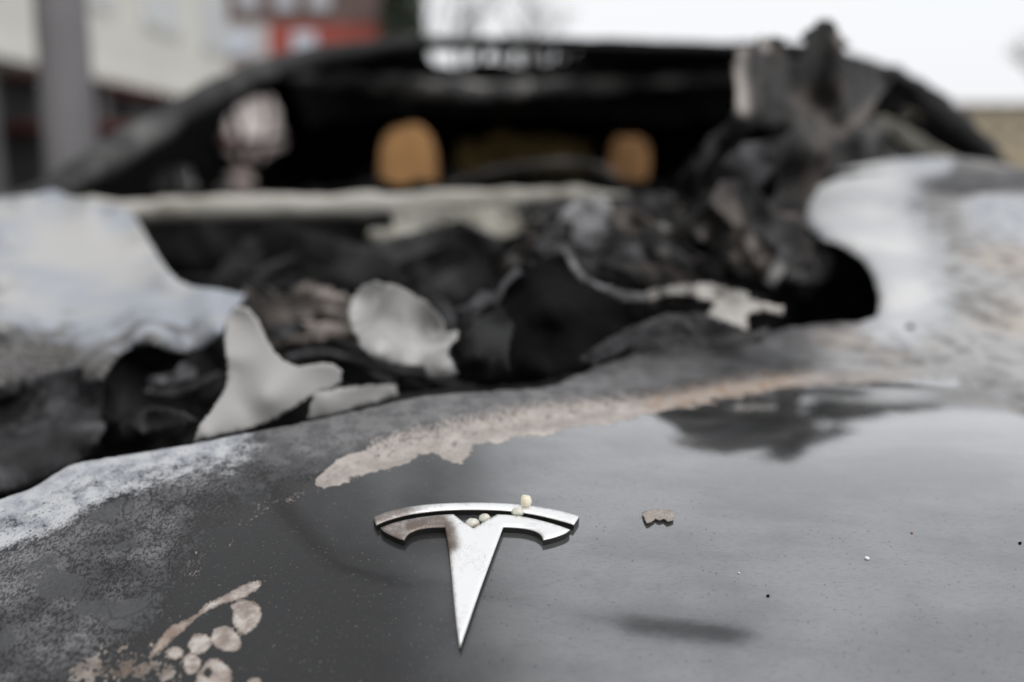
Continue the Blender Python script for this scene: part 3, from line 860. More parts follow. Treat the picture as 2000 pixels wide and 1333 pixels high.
# ---- windscreen frame, roof and cabin
M_PILLAR = mat_burnt('pillar_scale', (.010, .010, .011), (.026, .026, .027), (.13, .127, .124), .34, 9, .7, .4)
tube('windscreen_pillar', px3([(-20, 425, 1.30), (130, 358, 1.40), (250, 284, 1.52), (380, 207, 1.68), (500, 146, 1.86), (640, 108, 2.02), (810, 84, 2.10)]), [.022, .024, .026, .027, .026, .023, .017], M_PILLAR, seg=14, nz=.006, flat=.85)
tube('windscreen_pillar', px3([(1960, 330, 1.38), (1900, 272, 1.44), (1830, 214, 1.54), (1760, 166, 1.64), (1660, 130, 1.84), (1560, 106, 2.0), (1440, 96, 2.10)]), [.008, .018, .024, .026, .026, .024, .018], M_SOOT, seg=14, nz=.006, seed=4, flat=.85)
tube('roof_header', px3([(790, 88, 2.10), (900, 86, 2.13), (1100, 88, 2.14), (1300, 92, 2.13), (1460, 98, 2.10)]), [.018, .015, .014, .014, .018], M_SOOT, seg=10, nz=.004, seed=6)
rs_ = random.Random(4)
for k_, (x_, r_) in enumerate(((944, .010), (972, .005), (1000, .009), (1022, .006), (1052, .010), (1074, .005), (1098, .008), (1120, .012))):
    tube('roof_shred', px3([(x_ - 6, 88, 2.2), (x_ + rs_.uniform(-10, 10), 112, 2.3), (x_ + rs_.uniform(-26, 26), 146, 2.45)]), [r_, r_ * 1.3, r_ * .7], M_LINING, seg=8, nz=.005, seed=k_)
sheet('wing_strip', [(1698, 244), (1724, 226), (1760, 240), (1822, 282), (1894, 320), (1850, 328), (1792, 302), (1742, 264)], [(1720, 240, 1.42), (1870, 320, 1.34)], M_BEIGE, amp=.01, nscale=12, seed=61, step=8)
sheet('inner_wing', [(1600, 320), (1640, 262), (1712, 226), (1740, 280), (1780, 322), (1720, 338), (1650, 352), (1600, 370)], [(1620, 330, 1.36), (1760, 310, 1.36)], M_GREY, amp=.03, nscale=12, seed=62, step=8)
sheet('charred_panel', [(1640, 132), (1716, 126), (1760, 150), (1800, 176), (1760, 214), (1700, 226), (1650, 240), (1620, 200)], [(1650, 150, 1.40), (1780, 180, 1.45)], M_CHAR, amp=.02, nscale=10, seed=63, step=8)
# roof skin seen from below, glass panel burnt out of its middle
ZR = ZC + 0.262
roof_out = [(560, 118), (680, 98), (800, 88), (1000, 87), (1300, 92), (1460, 98), (1530, 120), (1490, 170), (1400, 198), (1000, 206), (700, 200), (560, 176), (500, 150)]
holes = [[(832, 112), (838, 97), (870, 92), (930, 93), (1020, 92), (1118, 94), (1132, 108), (1120, 122), (1080, 132), (1040, 139), (1000, 135), (960, 128), (925, 134), (890, 142), (850, 136)]]
sheet('roof', roof_out, 0, M_SOOT, amp=.006, nscale=7, seed=71, step=9, holes=holes, mapper=lambda v2: atZ(v2[:, 0], v2[:, 1], ZR), thick=.006)
tube('roof_bow', px3([(560, 150, 2.5), (740, 160, 2.55), (850, 172, 2.55), (960, 178, 2.55), (1100, 172, 2.55), (1460, 150, 2.5)]), [.02, .035, .036, .036, .03, .02], M_GREY, seg=12, nz=.012, seed=8, flat=.7)
sheet('headliner', [(560, 150), (740, 150), (1000, 172), (1250, 160), (1470, 150), (1480, 230), (1300, 246), (1000, 232), (800, 226), (600, 250)], [(600, 200, 2.75), (1000, 190, 2.65), (1400, 200, 2.75), (1000, 230, 3.0)], M_SOOT, amp=.03, nscale=5, seed=73, step=12)
# rear of the cabin, closed and black
sheet('rear_bulkhead', [(605, 150), (1400, 150), (1400, 420), (605, 420)], 3.5, M_CHAR, amp=.05, nscale=4, seed=75, step=18)
M_OLIVE = mat_plain('scorched_seat', (.20, .14, .05), .95, .45, 9)
sheet('rear_seat', [(890, 300), (905, 278), (1000, 270), (1120, 272), (1150, 285), (1155, 360), (890, 362)], 3.2, M_OLIVE, amp=.02, nscale=6, seed=77, step=10, thick=.1)
# burnt left doors with the ragged window opening
sheet('side_frame', [(150, 400), (150, 372), (240, 330), (330, 252), (375, 222), (415, 192), (440, 176), (480, 160), (540, 132), (640, 140), (660, 420), (560, 440), (300, 430)],
      0, M_CHAR, amp=.0, nscale=6, seed=79, step=12, mapper=lambda v2: atX(v2[:, 0], v2[:, 1], -.70 + .0 * v2[:, 0]), thick=.012, rough=2,
      holes=[[(430, 262), (440, 234), (470, 206), (510, 186), (542, 192), (554, 222), (556, 246), (576, 266), (560, 292), (530, 306), (516, 322), (500, 312), (470, 318), (440, 300), (424, 290)],
             [(440, 340), (470, 326), (494, 336), (506, 356), (496, 382), (450, 382), (424, 366)],
             [(300, 370), (310, 340), (350, 322), (385, 330), (395, 360), (380, 378)]])
sheet('side_frame', [(1360, 150), (1560, 110), (1960, 320), (1960, 420), (1500, 430), (1360, 430)], 0, M_CHAR, amp=.0, nscale=6, seed=80, step=16, mapper=lambda v2: atX(v2[:, 0], v2[:, 1], .72 + 0 * v2[:, 0]), thick=.012)
for k_, (a, b, r_) in enumerate((((448, 200), (470, 330), .010), ((520, 190), (500, 322), .008), ((424, 285), (575, 262), .009), ((440, 350), (512, 366), .010))):
    tube('side_trim', [atX(np.array(float(q[0])), np.array(float(q[1])), -.69) for q in (a, ((a[0] + b[0]) / 2 + 9, (a[1] + b[1]) / 2 + 5), b)], [r_, r_ * .6, r_], M_CHAR, seg=8, nz=.006, seed=k_)
# seats with foam head rests
def seat(x, hw, hh, top_py, Y, seed, foam):
    zt = at(1000, top_py, Y)[2]
    b = blob('seat', (x, Y + .09, zt - .47), (.23, .07, .36), M_CHAR, car, nz=.10, nscale=3, seed=seed, sub=4, sq=.6)
    h = blob('head_rest', (x, Y, zt - hh), (hw, .05, hh), foam, b, nz=.09, nscale=2.4, seed=seed + 2, sub=4, sq=.66)
    h['label'] = 'orange foam head rest burnt bare'
seat(at(798, 300, 2.4)[0], .068, .11, 247, 2.4, 3, M_FOAM)
seat(at(1228, 300, 2.4)[0], .050, .10, 266, 2.4, 7, mat_plain('charred_foam', (.24, .125, .05), .95, .45, 14))
tube('steering_wheel', px3([(876, 366, 1.70), (920, 346, 1.71), (990, 331, 1.72), (1060, 323, 1.72), (1130, 321, 1.72), (1180, 332, 1.71), (1204, 352, 1.70)]), [.006, .007, .008, .008, .008, .008, .006], M_STREAK, seg=10, nz=.003, seed=12)
sheet('dashboard', [(300, 385), (600, 372), (900, 352), (1050, 338), (1180, 345), (1340, 365), (1500, 380), (1500, 420), (300, 420)], 1.72, M_CHAR, amp=.02, nscale=8, seed=83, step=12, thick=.02)
# pale beam below the windscreen
tube('windscreen_beam', px3([(40, 420, 1.36), (240, 413, 1.38), (450, 406, 1.39), (620, 403, 1.40), (800, 398, 1.40), (1000, 393, 1.40), (1130, 391, 1.39), (1240, 390, 1.37)]), [.017, .016, .0155, .015, .016, .017, .015, .008], M_BEIGE, seg=12, nz=.007, seed=15)
sheet('beam_bracket', [(772, 418), (800, 405), (900, 410), (1000, 400), (1060, 402), (1050, 428), (1010, 452), (978, 466), (948, 456), (915, 440), (870, 438), (832, 448), (808, 468), (790, 482), (742, 478), (716, 462), (726, 446), (770, 446)],
      [(780, 430, 1.34), (1000, 420, 1.35), (740, 470, 1.28), (980, 460, 1.28)], M_BEIGE, amp=.012, nscale=14, seed=85, step=8, thick=.006)
sheet('beam_bracket', [(1000, 396), (1100, 384), (1300, 378), (1360, 390), (1320, 410), (1240, 420), (1180, 430), (1100, 422), (1060, 440), (1020, 436)], [(1020, 410, 1.30), (1300, 395, 1.30)], M_GREY, amp=.02, nscale=18, seed=87, step=7)

# ---- outer body, sides and wheels (seen only from beside the car)
M_BODY = mat_burnt('scorched_body', (.03, .03, .031), (.10, .098, .096), (.32, .31, .30), .40, 6, .75, .4)
def loft(name, rows, m, thick=.004):
    n = len(rows[0]); V = [p for r in rows for p in r]; F = []
    for i in range(len(rows) - 1):
        for j in range(n - 1):
            F.append((i * n + j, i * n + j + 1, (i + 1) * n + j + 1, (i + 1) * n + j))
    return thicken(mesh_from(name, V, F, m, car), thick, 0)
xs = np.linspace(-.80, .80, 33)
front_y = lambda x: .19 + .19 * (abs(x) / .8) ** 2.6
rows = []
for dz, dy in ((-.006, .004), (-.05, -.03), (-.14, -.06), (-.28, -.07), (-.42, -.04), (-.52, .02)):
    rows.append([(x, front_y(x) + dy, float(hz(x, front_y(x))) + dz) for x in xs])
loft('front_bumper', rows, M_BODY)
for s in (-1, 1):
    rows = []
    for f, bul in ((0, 0), (.15, .05), (.4, .08), (.7, .09), (1, .07)):
        r = []
        for y in np.linspace(.44, 4.4, 67):
            top = float(hz(.85 * s, min(y, 1.3))) - .012 if y < 1.35 else float(hz(.85 * s, 1.3)) - .012
            bot = .22
            for wy in (.98, 3.75):
                if abs(y - wy) < .36:
                    bot = max(bot, .30 + math.sqrt(.36 ** 2 - (y - wy) ** 2))
            z = top + (bot - top) * f
            r.append((s * (.845 + bul), y, z))
        rows.append(r)
    loft('body_side', rows, M_BODY)
M_RIM = mat_plain('burnt_alloy', (.30, .29, .28), .6, .3, 20)
for s in (-1, 1):
    for wy in (.98, 3.75):
        bm = bmesh.new()
        prof = [(.09, .20), (.09, .235), (.10, .25), (.10, .29), (.08, .30), (-.08, .30), (-.10, .29), (-.10, .22)]
        n = 40
        rings = [[bm.verts.new((s * .80 + a, wy + r * math.cos(2 * math.pi * k / n), .30 + r * math.sin(2 * math.pi * k / n))) for k in range(n)] for a, r in prof]
        for i in range(len(rings) - 1):
            for k in range(n):
                bm.faces.new((rings[i][k], rings[i][(k + 1) % n], rings[i + 1][(k + 1) % n], rings[i + 1][k]))
        me = bpy.data.meshes.new('wheel'); bm.to_mesh(me); bm.free()
        wobj = link('wheel', me, M_CHAR, car)
        bm = bmesh.new()
        for k in range(5):
            a = 2 * math.pi * k / 5
            for da in (-.12, .12):
                pass
            q = [(.05, a - .5), (.21, a - .13), (.21, a + .13), (.05, a + .5)]
            fr = [bm.verts.new((s * .87, wy + r * math.cos(t), .30 + r * math.sin(t))) for r, t in q]
            bk = [bm.verts.new((s * .83, wy + r * math.cos(t), .30 + r * math.sin(t))) for r, t in q]
            bm.faces.new(fr); bm.faces.new(bk[::-1])
            for i in range(4):
                bm.faces.new((fr[i], bk[i], bk[(i + 1) % 4], fr[(i + 1) % 4]))
        bmesh.ops.recalc_face_normals(bm, faces=bm.faces)
        me = bpy.data.meshes.new('rim'); bm.to_mesh(me); bm.free()
        link('rim', me, M_RIM, wobj)

# ------------------------------------------------------------------ emblem on the nose
def zpt(l): return [(700 + x / 3.92, 940 + y / 3.92) for x, y in l]
ARC_TOP = zpt([(112, 282), (128, 264), (220, 229), (330, 202), (450, 183), (600, 169), (760, 162), (900, 160), (1050, 163), (1200, 172), (1350, 188), (1480, 210), (1600, 236), (1692, 264)])
ARC_BOT = zpt([(1650, 328), (1560, 301), (1450, 273), (1340, 249), (1200, 228), (1050, 216), (900, 212), (750, 214), (600, 223), (450, 241), (350, 261), (250, 288), (190, 309), (136, 333)])
TEE = dict(la=zpt([(168, 352), (250, 320), (350, 294), (450, 275), (550, 261), (650, 252), (728, 249)]),
           v=zpt([(728, 249), (800, 306), (878, 357), (965, 304), (1066, 249)]),
           ra=zpt([(1066, 249), (1160, 254), (1250, 265), (1350, 285), (1450, 310), (1550, 340), (1620, 366)]),
           rt=zpt([(1620, 366), (1590, 390), (1540, 411), (1480, 430), (1416, 444)]),
           ri=zpt([(1416, 444), (1404, 415), (1382, 392), (1345, 374), (1290, 360), (1220, 351), (1110, 345)]),
           sr=zpt([(1110, 345), (1052, 500), (1000, 640), (940, 802), (880, 972), (826, 1130), (776, 1272)]),
           sl=zpt([(776, 1272), (752, 1120), (732, 930), (716, 750), (697, 560), (680, 440), (663, 348)]),
           li=zpt([(663, 348), (580, 350), (500, 358), (430, 376), (382, 402), (350, 447)]),
           lt=zpt([(350, 447), (300, 432), (235, 403), (190, 376), (168, 352)]))
def mat_badge():
    t = NT('badge_metal')
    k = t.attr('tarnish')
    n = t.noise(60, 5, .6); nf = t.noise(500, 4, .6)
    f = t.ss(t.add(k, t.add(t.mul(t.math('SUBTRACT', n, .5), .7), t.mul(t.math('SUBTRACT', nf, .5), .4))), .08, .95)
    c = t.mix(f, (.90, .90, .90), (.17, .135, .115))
    sp = t.mul(t.ss(nf, .62, .72), .5)
    c = t.mix(t.mul(sp, f), c, (.62, .58, .55))
    # fine wrinkles where the film on the metal lifted
    cr = t.noise(210, 3, .6, vec=t.co(scale=(1.3, .6, 1), rot=(0, 0, .7)), dist=1.2)
    wr = t.mul(t.ss(t.math('ABSOLUTE', t.math('SUBTRACT', cr, .5)), .018, .0), t.ss(t.noise(52, 3, .5, vec=t.co(loc=(2, 5, 1))), .53, .62))
    c = t.mix(t.mul(wr, .55), c, (.36, .355, .37))
    st = t.ss(t.noise(85, 5, .65, vec=t.co(loc=(5, 1, 2))), .54, .70)
    c = t.mix(t.mul(st, .30), c, (.42, .38, .34))
    h = t.add(t.mul(wr, .8), t.add(t.mul(n, .35), t.mul(nf, .10)))
    return t.bsdf(Base_Color=c, Metallic=t.fmix(f, .75, .65), Roughness=t.fmix(f, .42, .48), Normal=t.bump(h, .22, .0012))
M_BADGE = mat_badge()
M_EDGE_SHADE = mat_plain('badge_edge_shade', (.03, .029, .027), .42, .25, 200, Metallic=.6)  # side walls coloured dark to stand for their shadow and dark reflections
def emblem_part(name, outline, lift, parent, m, thick):
    out = subdiv(outline, 4.0)
    x0, y0 = out.min(0); x1, y1 = out.max(0)
    pts = grid(x0, x1, y0, y1, 5.0, seed=9)
    pts = pts[dseg(pts, out) > 2.2]
    v2, f = tri(out, pts)
    top = hit(v2[:, 0], v2[:, 1], lift)
    e = .002
    nx = -(hz(top[:, 0] + e, top[:, 1]) - hz(top[:, 0] - e, top[:, 1])) / (2 * e)
    ny = -(hz(top[:, 0], top[:, 1] + e) - hz(top[:, 0], top[:, 1] - e)) / (2 * e)
    N = np.stack([nx, ny, np.ones(len(nx))], 1); N /= np.linalg.norm(N, axis=1)[:, None]
    de = dseg(v2, out)
    top2 = top - N * (.00045 * np.exp(-de / 1.2))[:, None]          # softened edge
    P = np.stack(proj(top), 1)
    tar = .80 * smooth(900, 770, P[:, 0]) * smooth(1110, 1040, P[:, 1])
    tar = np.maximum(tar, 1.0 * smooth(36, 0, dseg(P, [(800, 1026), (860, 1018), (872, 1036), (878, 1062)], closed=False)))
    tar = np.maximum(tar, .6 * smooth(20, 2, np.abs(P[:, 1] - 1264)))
    n = len(v2)
    # boundary loop -> side wall
    from collections import Counter
    ec = Counter()
    for t3 in f:
        for a, b in ((t3[0], t3[1]), (t3[1], t3[2]), (t3[2], t3[0])):
            ec[(min(a, b), max(a, b))] += 1
    bd = [(a, b) for t3 in f for a, b in ((t3[0], t3[1]), (t3[1], t3[2]), (t3[2], t3[0])) if ec[(min(a, b), max(a, b))] == 1]
    bi = sorted({i for e_ in bd for i in e_})
    mp = {i: n + k for k, i in enumerate(bi)}
    mp2 = {i: n + len(bi) + k for k, i in enumerate(bi)}
    cx = top.mean(0)
    V = list(top2) + [top2[i] - N[i] * .00035 for i in bi] + [top2[i] - N[i] * thick for i in bi]
    F = [tuple(t3) for t3 in f]
    nf_ = len(F)
    mat_i = [0] * nf_
    for a, b in bd:
        F.append((b, a, mp[a], mp[b])); mat_i.append(0)
        F.append((mp[b], mp[a], mp2[a], mp2[b])); mat_i.append(1)
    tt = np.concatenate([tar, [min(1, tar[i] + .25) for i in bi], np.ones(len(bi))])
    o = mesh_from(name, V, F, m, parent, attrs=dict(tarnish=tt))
    o.data.materials.append(M_EDGE_SHADE)
    o.data.polygons.foreach_set('material_index', mat_i)
    o.data.polygons.foreach_set('use_smooth', [i < nf_ for i in range(len(F))])
    n_ = np.zeros(len(F) * 3); o.data.polygons.foreach_get('normal', n_)
    if n_.reshape(-1, 3)[:nf_, 2].mean() < 0:
        o.data.flip_normals()
    return o
arc = list(spline(ARC_TOP, 4, False)) + list(spline(ARC_BOT, 4, False))
tee = []
for k in ('la', 'v', 'ra', 'rt', 'ri', 'sr', 'sl', 'li', 'lt'):
    seg_ = TEE[k] if k in ('v', 'sr', 'sl') else list(spline(TEE[k], 4, False))
    tee += [tuple(p) for p in seg_[:-1]]
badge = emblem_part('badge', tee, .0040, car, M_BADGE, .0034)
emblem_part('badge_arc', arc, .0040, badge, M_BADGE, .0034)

# ------------------------------------------------------------------ crumbs, flakes and grit lying on the nose
def mat_crumb(name, c):
    t = NT(name)
    n = t.noise(300, 4, .6)
    return t.bsdf(Base_Color=t.mix(t.ss(n, .3, .7), c, tuple(min(1, x * 1.25) for x in c)), Roughness=.32, Subsurface_Weight=.6,
                  Subsurface_Radius=(.004, .003, .0018), Subsurface_Scale=1.0, Transmission_Weight=.10)
M_AMBER = mat_crumb('amber_crumb', (.80, .72, .58))
M_PALE = mat_crumb('pale_crumb', (.62, .605, .54))
def crumb(px, py, lift, r, m, label, seed, seat_lift=.004):
    p = hit(np.array([px]), np.array([py]), seat_lift)[0]
    o = blob('glass_crumb', (0, 0, 0), r, m, None, nz=.15, nscale=2.0, seed=seed, sub=4)
    o.location = (p[0], p[1], p[2] + lift)
    return tag(o, label, 'crumb', 'melted crumbs on the emblem')
crumb(1027, 989, .0026, (.0027, .0026, .0030), M_AMBER, 'round amber crumb perched on top of the curved bar of the emblem', 2)
crumb(1011, 1006, .0014, (.0031, .0024, .0021), M_PALE, 'pale yellow wedge-shaped crumb between the curved bar and the right arm of the T', 5, .002)
crumb(923, 1026, .0010, (.0033, .0030, .0022), M_PALE, 'larger flat greenish crumb at the left in the notch of the T', 8, .0004)
crumb(947, 1018, .0013, (.0028, .0024, .0022), M_PALE, 'smaller pale crumb at the right in the notch of the T', 11, .0004)

def lying(name, outline, lift, m, label, cat, curl=.0006, thick=.0004, step=3, seed=0, flat=False):
    out = subdiv(np.array(outline, float), step, .35, seed=seed)
    x0, y0 = out.min(0); x1, y1 = out.max(0)
    pts = grid(x0, x1, y0, y1, step, seed=seed)
    pts = pts[dseg(pts, out) > step * .35]
    v2, f = tri(out, pts)
    v3 = hit(v2[:, 0], v2[:, 1], lift)
    v3[:, 2] += np.array([fbm(q, 120, 3, False, seed) for q in v3]) * curl
    c = v3.mean(0)
    o = mesh_from(name, v3 - c, f, m)
    o.location = c
    face_up(o)
    thicken(o, thick)
    return tag(o, label, cat)
M_FLAKE = mat_plain('loose_flake', (.30, .265, .24), .9, .35, 900)
lying('paint_flake', [(1254, 1000), (1270, 998), (1284, 994), (1317, 996), (1316, 1016), (1304, 1020), (1296, 1014), (1288, 1017), (1280, 1013), (1272, 1020), (1263, 1023), (1257, 1010)], .0014, M_FLAKE,
      'loose ragged brown paint flake lying on the grey paint right of the emblem', 'paint flake', seed=3)
M_CHIPW = mat_plain('white_chip', (.8, .8, .78), .3, .1, 500)
def grit(px, py, r, m, label, seed, nm='grit_speck'):
    p = hit(np.array([float(px)]), np.array([float(py)]), 0)[0]
    o = blob(nm, (0, 0, 0), (r, r * .9, r * .7), m, None, nz=.35, nscale=2.5, seed=seed, sub=2)
    o.location = (p[0], p[1], p[2] + r * .35)
    return tag(o, label, 'speck')
grit(1693, 1092, .0011, M_CHIPW, 'tiny white glass splinter alone on the right half of the grey bonnet', 3, 'glass_splinter')
grit(1500, 1165, .0008, M_CHAR, 'black soot speck on the grey paint above the lamp reflection', 4)
grit(1443, 1120, .0006, M_PALE, 'pale crumb of grit below and right of the loose brown flake', 5)
grit(1992, 1062, .0008, M_CHAR, 'black soot speck at the right border of the photo', 6)
grit(1781, 1042, .0006, mat_plain('red_grit', (.25, .09, .06), .8, .2, 300), 'reddish grit speck above the white splinter', 7)
grit(1778, 642, .0035, M_CHAR, 'black cinder lying on the pale speckled shoulder of the bonnet', 8, 'cinder')

# ------------------------------------------------------------------ background: street lamp
M_POLE = mat_plain('lamp_post_grey', (.19, .183, .19), .6, .12, 2)
pole_top = 7.2
pp = at(142, 330, 3.3)
lamp = empty('street_lamp', (pp[0], pp[1], .12), 'grey round lamp post standing at the left beside the burned car', 'street lamp')
tube('post', [(pp[0], pp[1], z) for z in (.12, 1.0, 2.5, 5.0, pole_top)], [.088, .082, .078, .07, .06], M_POLE, lamp, seg=24)
# arm and head placed above the nose, where the glossy paint mirrors them
LAMP_A, LAMP_B = (0.78, 2.83), (1.68, 2.75)
tube('arm', [(pp[0], pp[1], pole_top - .1), (pp[0] + .5, pp[1] - .2, pole_top + .05), (LAMP_A[0], LAMP_A[1], pole_top + .1)], [.055, .045, .04], M_POLE, lamp, seg=12)
hd = tube('lamp_head', [(LAMP_A[0] - .05, LAMP_A[1] + .02, pole_top + .1), (LAMP_A[0] + .1, LAMP_A[1] - .02, pole_top + .1), (LAMP_B[0] - .1, LAMP_B[1] + .03, pole_top + .1), (LAMP_B[0], LAMP_B[1], pole_top + .1)],
          [.07, .16, .16, .08], mat_plain('lamp_head_grey', (.04, .04, .042), .5, .1, 3), lamp, seg=16, flat=.35)

# ------------------------------------------------------------------ background: buildings
def box(name, x0, x1, y0, y1, z0, z1, m, parent=None):
    v = [(x, y, z) for z in (z0, z1) for y in (y0, y1) for x in (x0, x1)]
    f = [(0, 2, 3, 1), (4, 5, 7, 6), (0, 1, 5, 4), (1, 3, 7, 5), (3, 2, 6, 7), (2, 0, 4, 6)]
    return mesh_from(name, v, f, m, parent, smoothsh=False)
M_RENDER = mat_plain('pale_render', (.70, .69, .64), .85, .06, .5)
M_DARKSHOP = mat_plain('dark_shopfront', (.012, .012, .012), .4, .4, 2)
M_GLASSP = mat_plain('pale_pane', (.60, .62, .62), .3, .06, 2)
FX = -6.0
zb = ZC + .212 * 6.0
wb = empty('white_building', (FX - 4, 12, 0), 'pale rendered building with a dark ground floor along the left of the street', 'building')
box('wall', FX - 8, FX, -6, 21.8, zb, 10.5, M_RENDER, wb)
shop = box('shopfront', FX - 8, FX - .9, -6, 21.8, 0, zb - .003, M_DARKSHOP, wb)
for y in np.arange(-5.2, 21, 3.4):
    box('column', FX - .5, FX - .12, y, y + .35, 0, zb - .004, mat_plain('column_grey', (.10, .10, .10), .8, .1, 2), wb)
for k in range(2):
    z0 = zb + 1.0 + 2.9 * k
    for y in np.arange(-5, 20, 3.1):
        fr = box('window', FX - .02, FX + .035, y, y + 1.9, z0, z0 + 1.35, mat_plain('window_frame', (.62, .62, .60), .6, .05, 2), wb)
        box('pane', FX - .01, FX + .05, y + .08, y + 1.82, z0 + .08, z0 + 1.27, M_GLASSP, fr)
box('awning', FX - .9, FX + .9, 13.2, 21.0, zb - .75, zb - .68, mat_plain('red_awning', (.12, .02, .02), .8, .2, 2), wb)
box('ledge', FX, FX + .09, -6, 21.8, zb + .0, zb + .14, mat_plain('ledge_render', (.66, .65, .61), .85, .05, 1), wb)

# brown and red building
M_BRN = mat_plain('brown_brick', (.165, .115, .105), .9, .15, 1.5)
M_REDW = mat_plain('red_panel', (.36, .075, .055), .7, .12, .8)
M_PINK = mat_plain('pink_render', (.36, .30, .29), .85, .2, .6)
M_WIN = mat_plain('bright_window', (.62, .66, .74), .25, .08, 2)
YB = 34.0
def wx(px): return float(at(px, 330, YB)[0])
def wz(py): return float(at(1000, py, YB)[2])
bb = empty('brown_building', (wx(600), YB + 5, 0), 'brown building with a red band and a row of white windows behind the left pillar', 'building')
box('upper_wall', wx(430), wx(752), YB, YB + 10, wz(44), 11, M_BRN, bb)
box('pale_panel', wx(430), wx(533) - .003, YB + .05, YB + 10, wz(112), wz(44) - .003, mat_plain('pale_panel', (.55, .53, .53), .8, .08, 1), bb)
box('red_band', wx(533), wx(752), YB + .05, YB + 10, wz(112), wz(44) - .003, M_REDW, bb)
box('ground_floor', wx(430), wx(752), YB + .02, YB + 10, 0, wz(112) - .003, M_PINK, bb)
for c_ in (500, 570, 636):
    box('window', wx(c_ - 19), wx(c_ + 19), YB - .12, YB - .003, wz(20), wz(-70), mat_plain('grey_window', (.52, .53, .57), .3, .08, 2), bb)
for c_, hw in ((478, 26), (604, 22)):
    box('window', wx(c_ - hw), wx(c_ + hw), YB - .1, YB + .04, wz(106), wz(64), M_WIN, bb)
box('sign_board', wx(452), wx(548), YB - .2, YB - .01, wz(285), wz(190), mat_plain('pale_board', (.58, .52, .51), .7, .32, 1.1), bb)
box('shop_window', wx(556), wx(752), YB - .1, YB + .01, 0, wz(140), M_DARKSHOP, bb)
box('shop_window', wx(432), wx(446), YB - .1, YB + .01, 0, wz(160), M_DARKSHOP, bb)

# ochre building far right
M_OCH = mat_plain('ochre_render', (.40, .335, .235), .9, .15, .4)
YO = 70.0
def ox(px): return float(at(px, 330, YO)[0])
def oz(py): return float(at(1000, py, YO)[2])
ob = empty('ochre_building', (ox(1950), YO + 5, 0), 'long low ochre building far away at the right', 'building')
box('wall', ox(1815), ox(2300), YO, YO + 10, 0, oz(205), M_OCH, ob)
rf = mesh_from('roof', [(ox(1805), YO - .4, oz(204)), (ox(2310), YO - .4, oz(204)), (ox(2310), YO + 10.4, oz(204)), (ox(1805), YO + 10.4, oz(204)), (ox(1840), YO + 5, oz(192)), (ox(2280), YO + 5, oz(192))],
               [(0, 1, 5, 4), (1, 2, 5), (2, 3, 4, 5), (3, 0, 4), (3, 2, 1, 0)], mat_plain('roof_tiles', (.22, .17, .13), .9, .15, 1), ob, smoothsh=False)
for c_ in range(1845, 2280, 48):
    for t_, b_ in ((222, 240), (258, 276)):
        box('window', ox(c_ - 10), ox(c_ + 10), YO - .06, YO + .05, oz(b_), oz(t_), mat_plain('far_window', (.13, .125, .12), .3, .2, 2), ob)

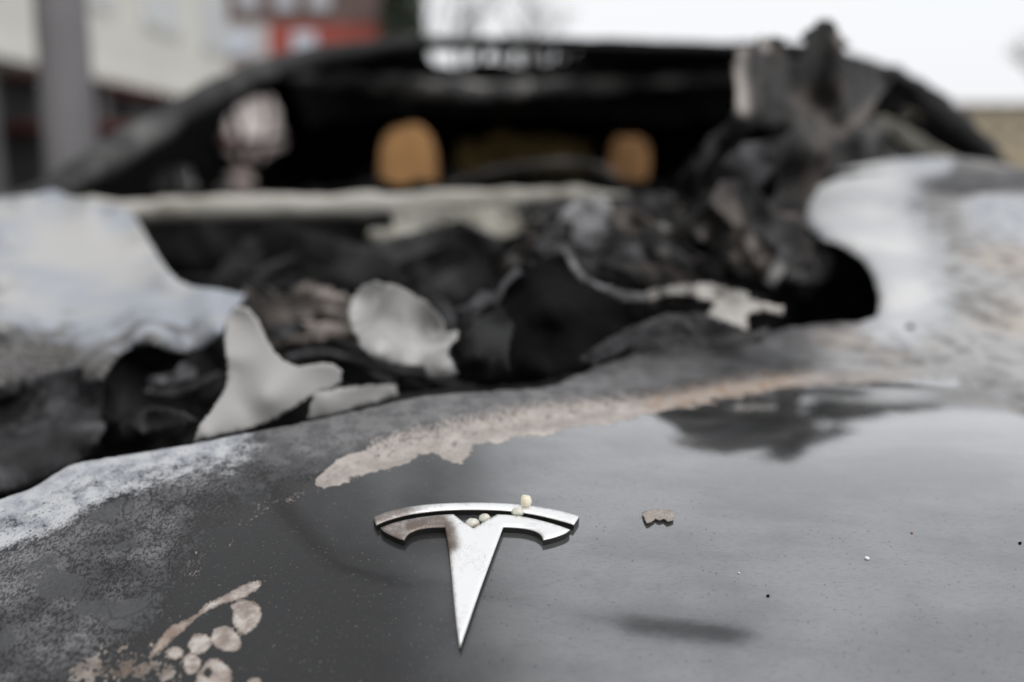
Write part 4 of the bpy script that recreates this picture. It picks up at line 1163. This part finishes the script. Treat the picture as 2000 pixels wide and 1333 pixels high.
# ------------------------------------------------------------------ background: trees
M_BARK = mat_plain('bark', (.10, .09, .08), .9, .25, 6)
def bare_tree(loc, h, label, seed, parent_mat=M_BARK, levels=5):
    rnd = random.Random(seed)
    root = empty('bare_tree', loc, label, 'tree', 'trees beyond the car')
    segs = []
    def grow(p, d, ln, r, lev):
        q = p + d * ln
        segs.append((p, q, r, r * .68, lev))
        if lev >= levels: return
        for k in range(3 if lev < 2 else rnd.choice((2, 3))):
            nd = (d + Vector((rnd.uniform(-.75, .75), rnd.uniform(-.75, .75), rnd.uniform(-.1, .5)))).normalized()
            grow(p + d * ln * rnd.uniform(.7, 1), nd, ln * rnd.uniform(.6, .8), r * .6, lev + 1)
    grow(Vector(loc), Vector((0, 0, 1)), h * .32, h * .018, 0)
    for nm, sel in (('trunk', lambda l: l == 0), ('crown', lambda l: l > 0)):
        V = []; F = []
        for p, q, r0, r1, lev in segs:
            if not sel(lev): continue
            d = (q - p).normalized(); a = d.orthogonal().normalized(); b_ = d.cross(a)
            k = 6 if lev < 3 else 3; s0 = len(V)
            for c, r in ((p, r0), (q, r1)):
                for i in range(k):
                    t_ = 2 * math.pi * i / k
                    V.append(c + (a * math.cos(t_) + b_ * math.sin(t_)) * max(r, .008))
            for i in range(k):
                F.append((s0 + i, s0 + (i + 1) % k, s0 + k + (i + 1) % k, s0 + k + i))
        mesh_from(nm, V, F, parent_mat, root)
    return root
def ground_at(px, Y):
    p = at(px, 330, Y); return (float(p[0]), float(Y), 0.0)
bare_tree(ground_at(900, 42), 11, 'leafless grey tree showing faintly above the left part of the roof', 5)
bare_tree(ground_at(1065, 50), 12, 'leafless tree rising above the middle of the roof', 8)
bare_tree(ground_at(2066, 30), 6.6, 'leafless tree at the far right border of the photo', 13)
def leafy_tree(loc, h, rw, label, seed):
    rs = np.random.RandomState(seed)
    root = empty('evergreen_tree', loc, label, 'tree')
    l = Vector(loc)
    tube('trunk', [tuple(l + Vector((0, 0, z))) for z in (0, h * .3, h * .6, h * .9)], [.22, .18, .12, .03], M_BARK, root, seg=10)
    V = []; F = []
    for i in range(5200):
        z = rs.uniform(.12, 1.0) * h
        rr = rw * (1.08 - z / h) ** .6 * (rs.uniform(.2, 1) ** .5) * (1 + .3 * mnoise.noise(Vector((z * 1.3, i % 7, 0))))
        t_ = rs.uniform(0, 6.283)
        c = np.array([loc[0] + rr * math.cos(t_), loc[1] + rr * math.sin(t_), z])
        u = rs.normal(size=3); u /= np.linalg.norm(u); v_ = np.cross(u, rs.normal(size=3)); v_ /= np.linalg.norm(v_)
        s = rs.uniform(.07, .16)
        k = len(V)
        V += [c - u * s, c + v_ * s * .6, c + u * s, c - v_ * s * .6]
        F.append((k, k + 1, k + 2, k + 3))
    mesh_from('crown', V, F, mat_plain('evergreen_leaves', (.035, .05, .03), .8, .4, 3), root, smoothsh=False)
leafy_tree(ground_at(792, 32), 9.5, 1.15, 'dark evergreen tree standing beside the brown building', 4)
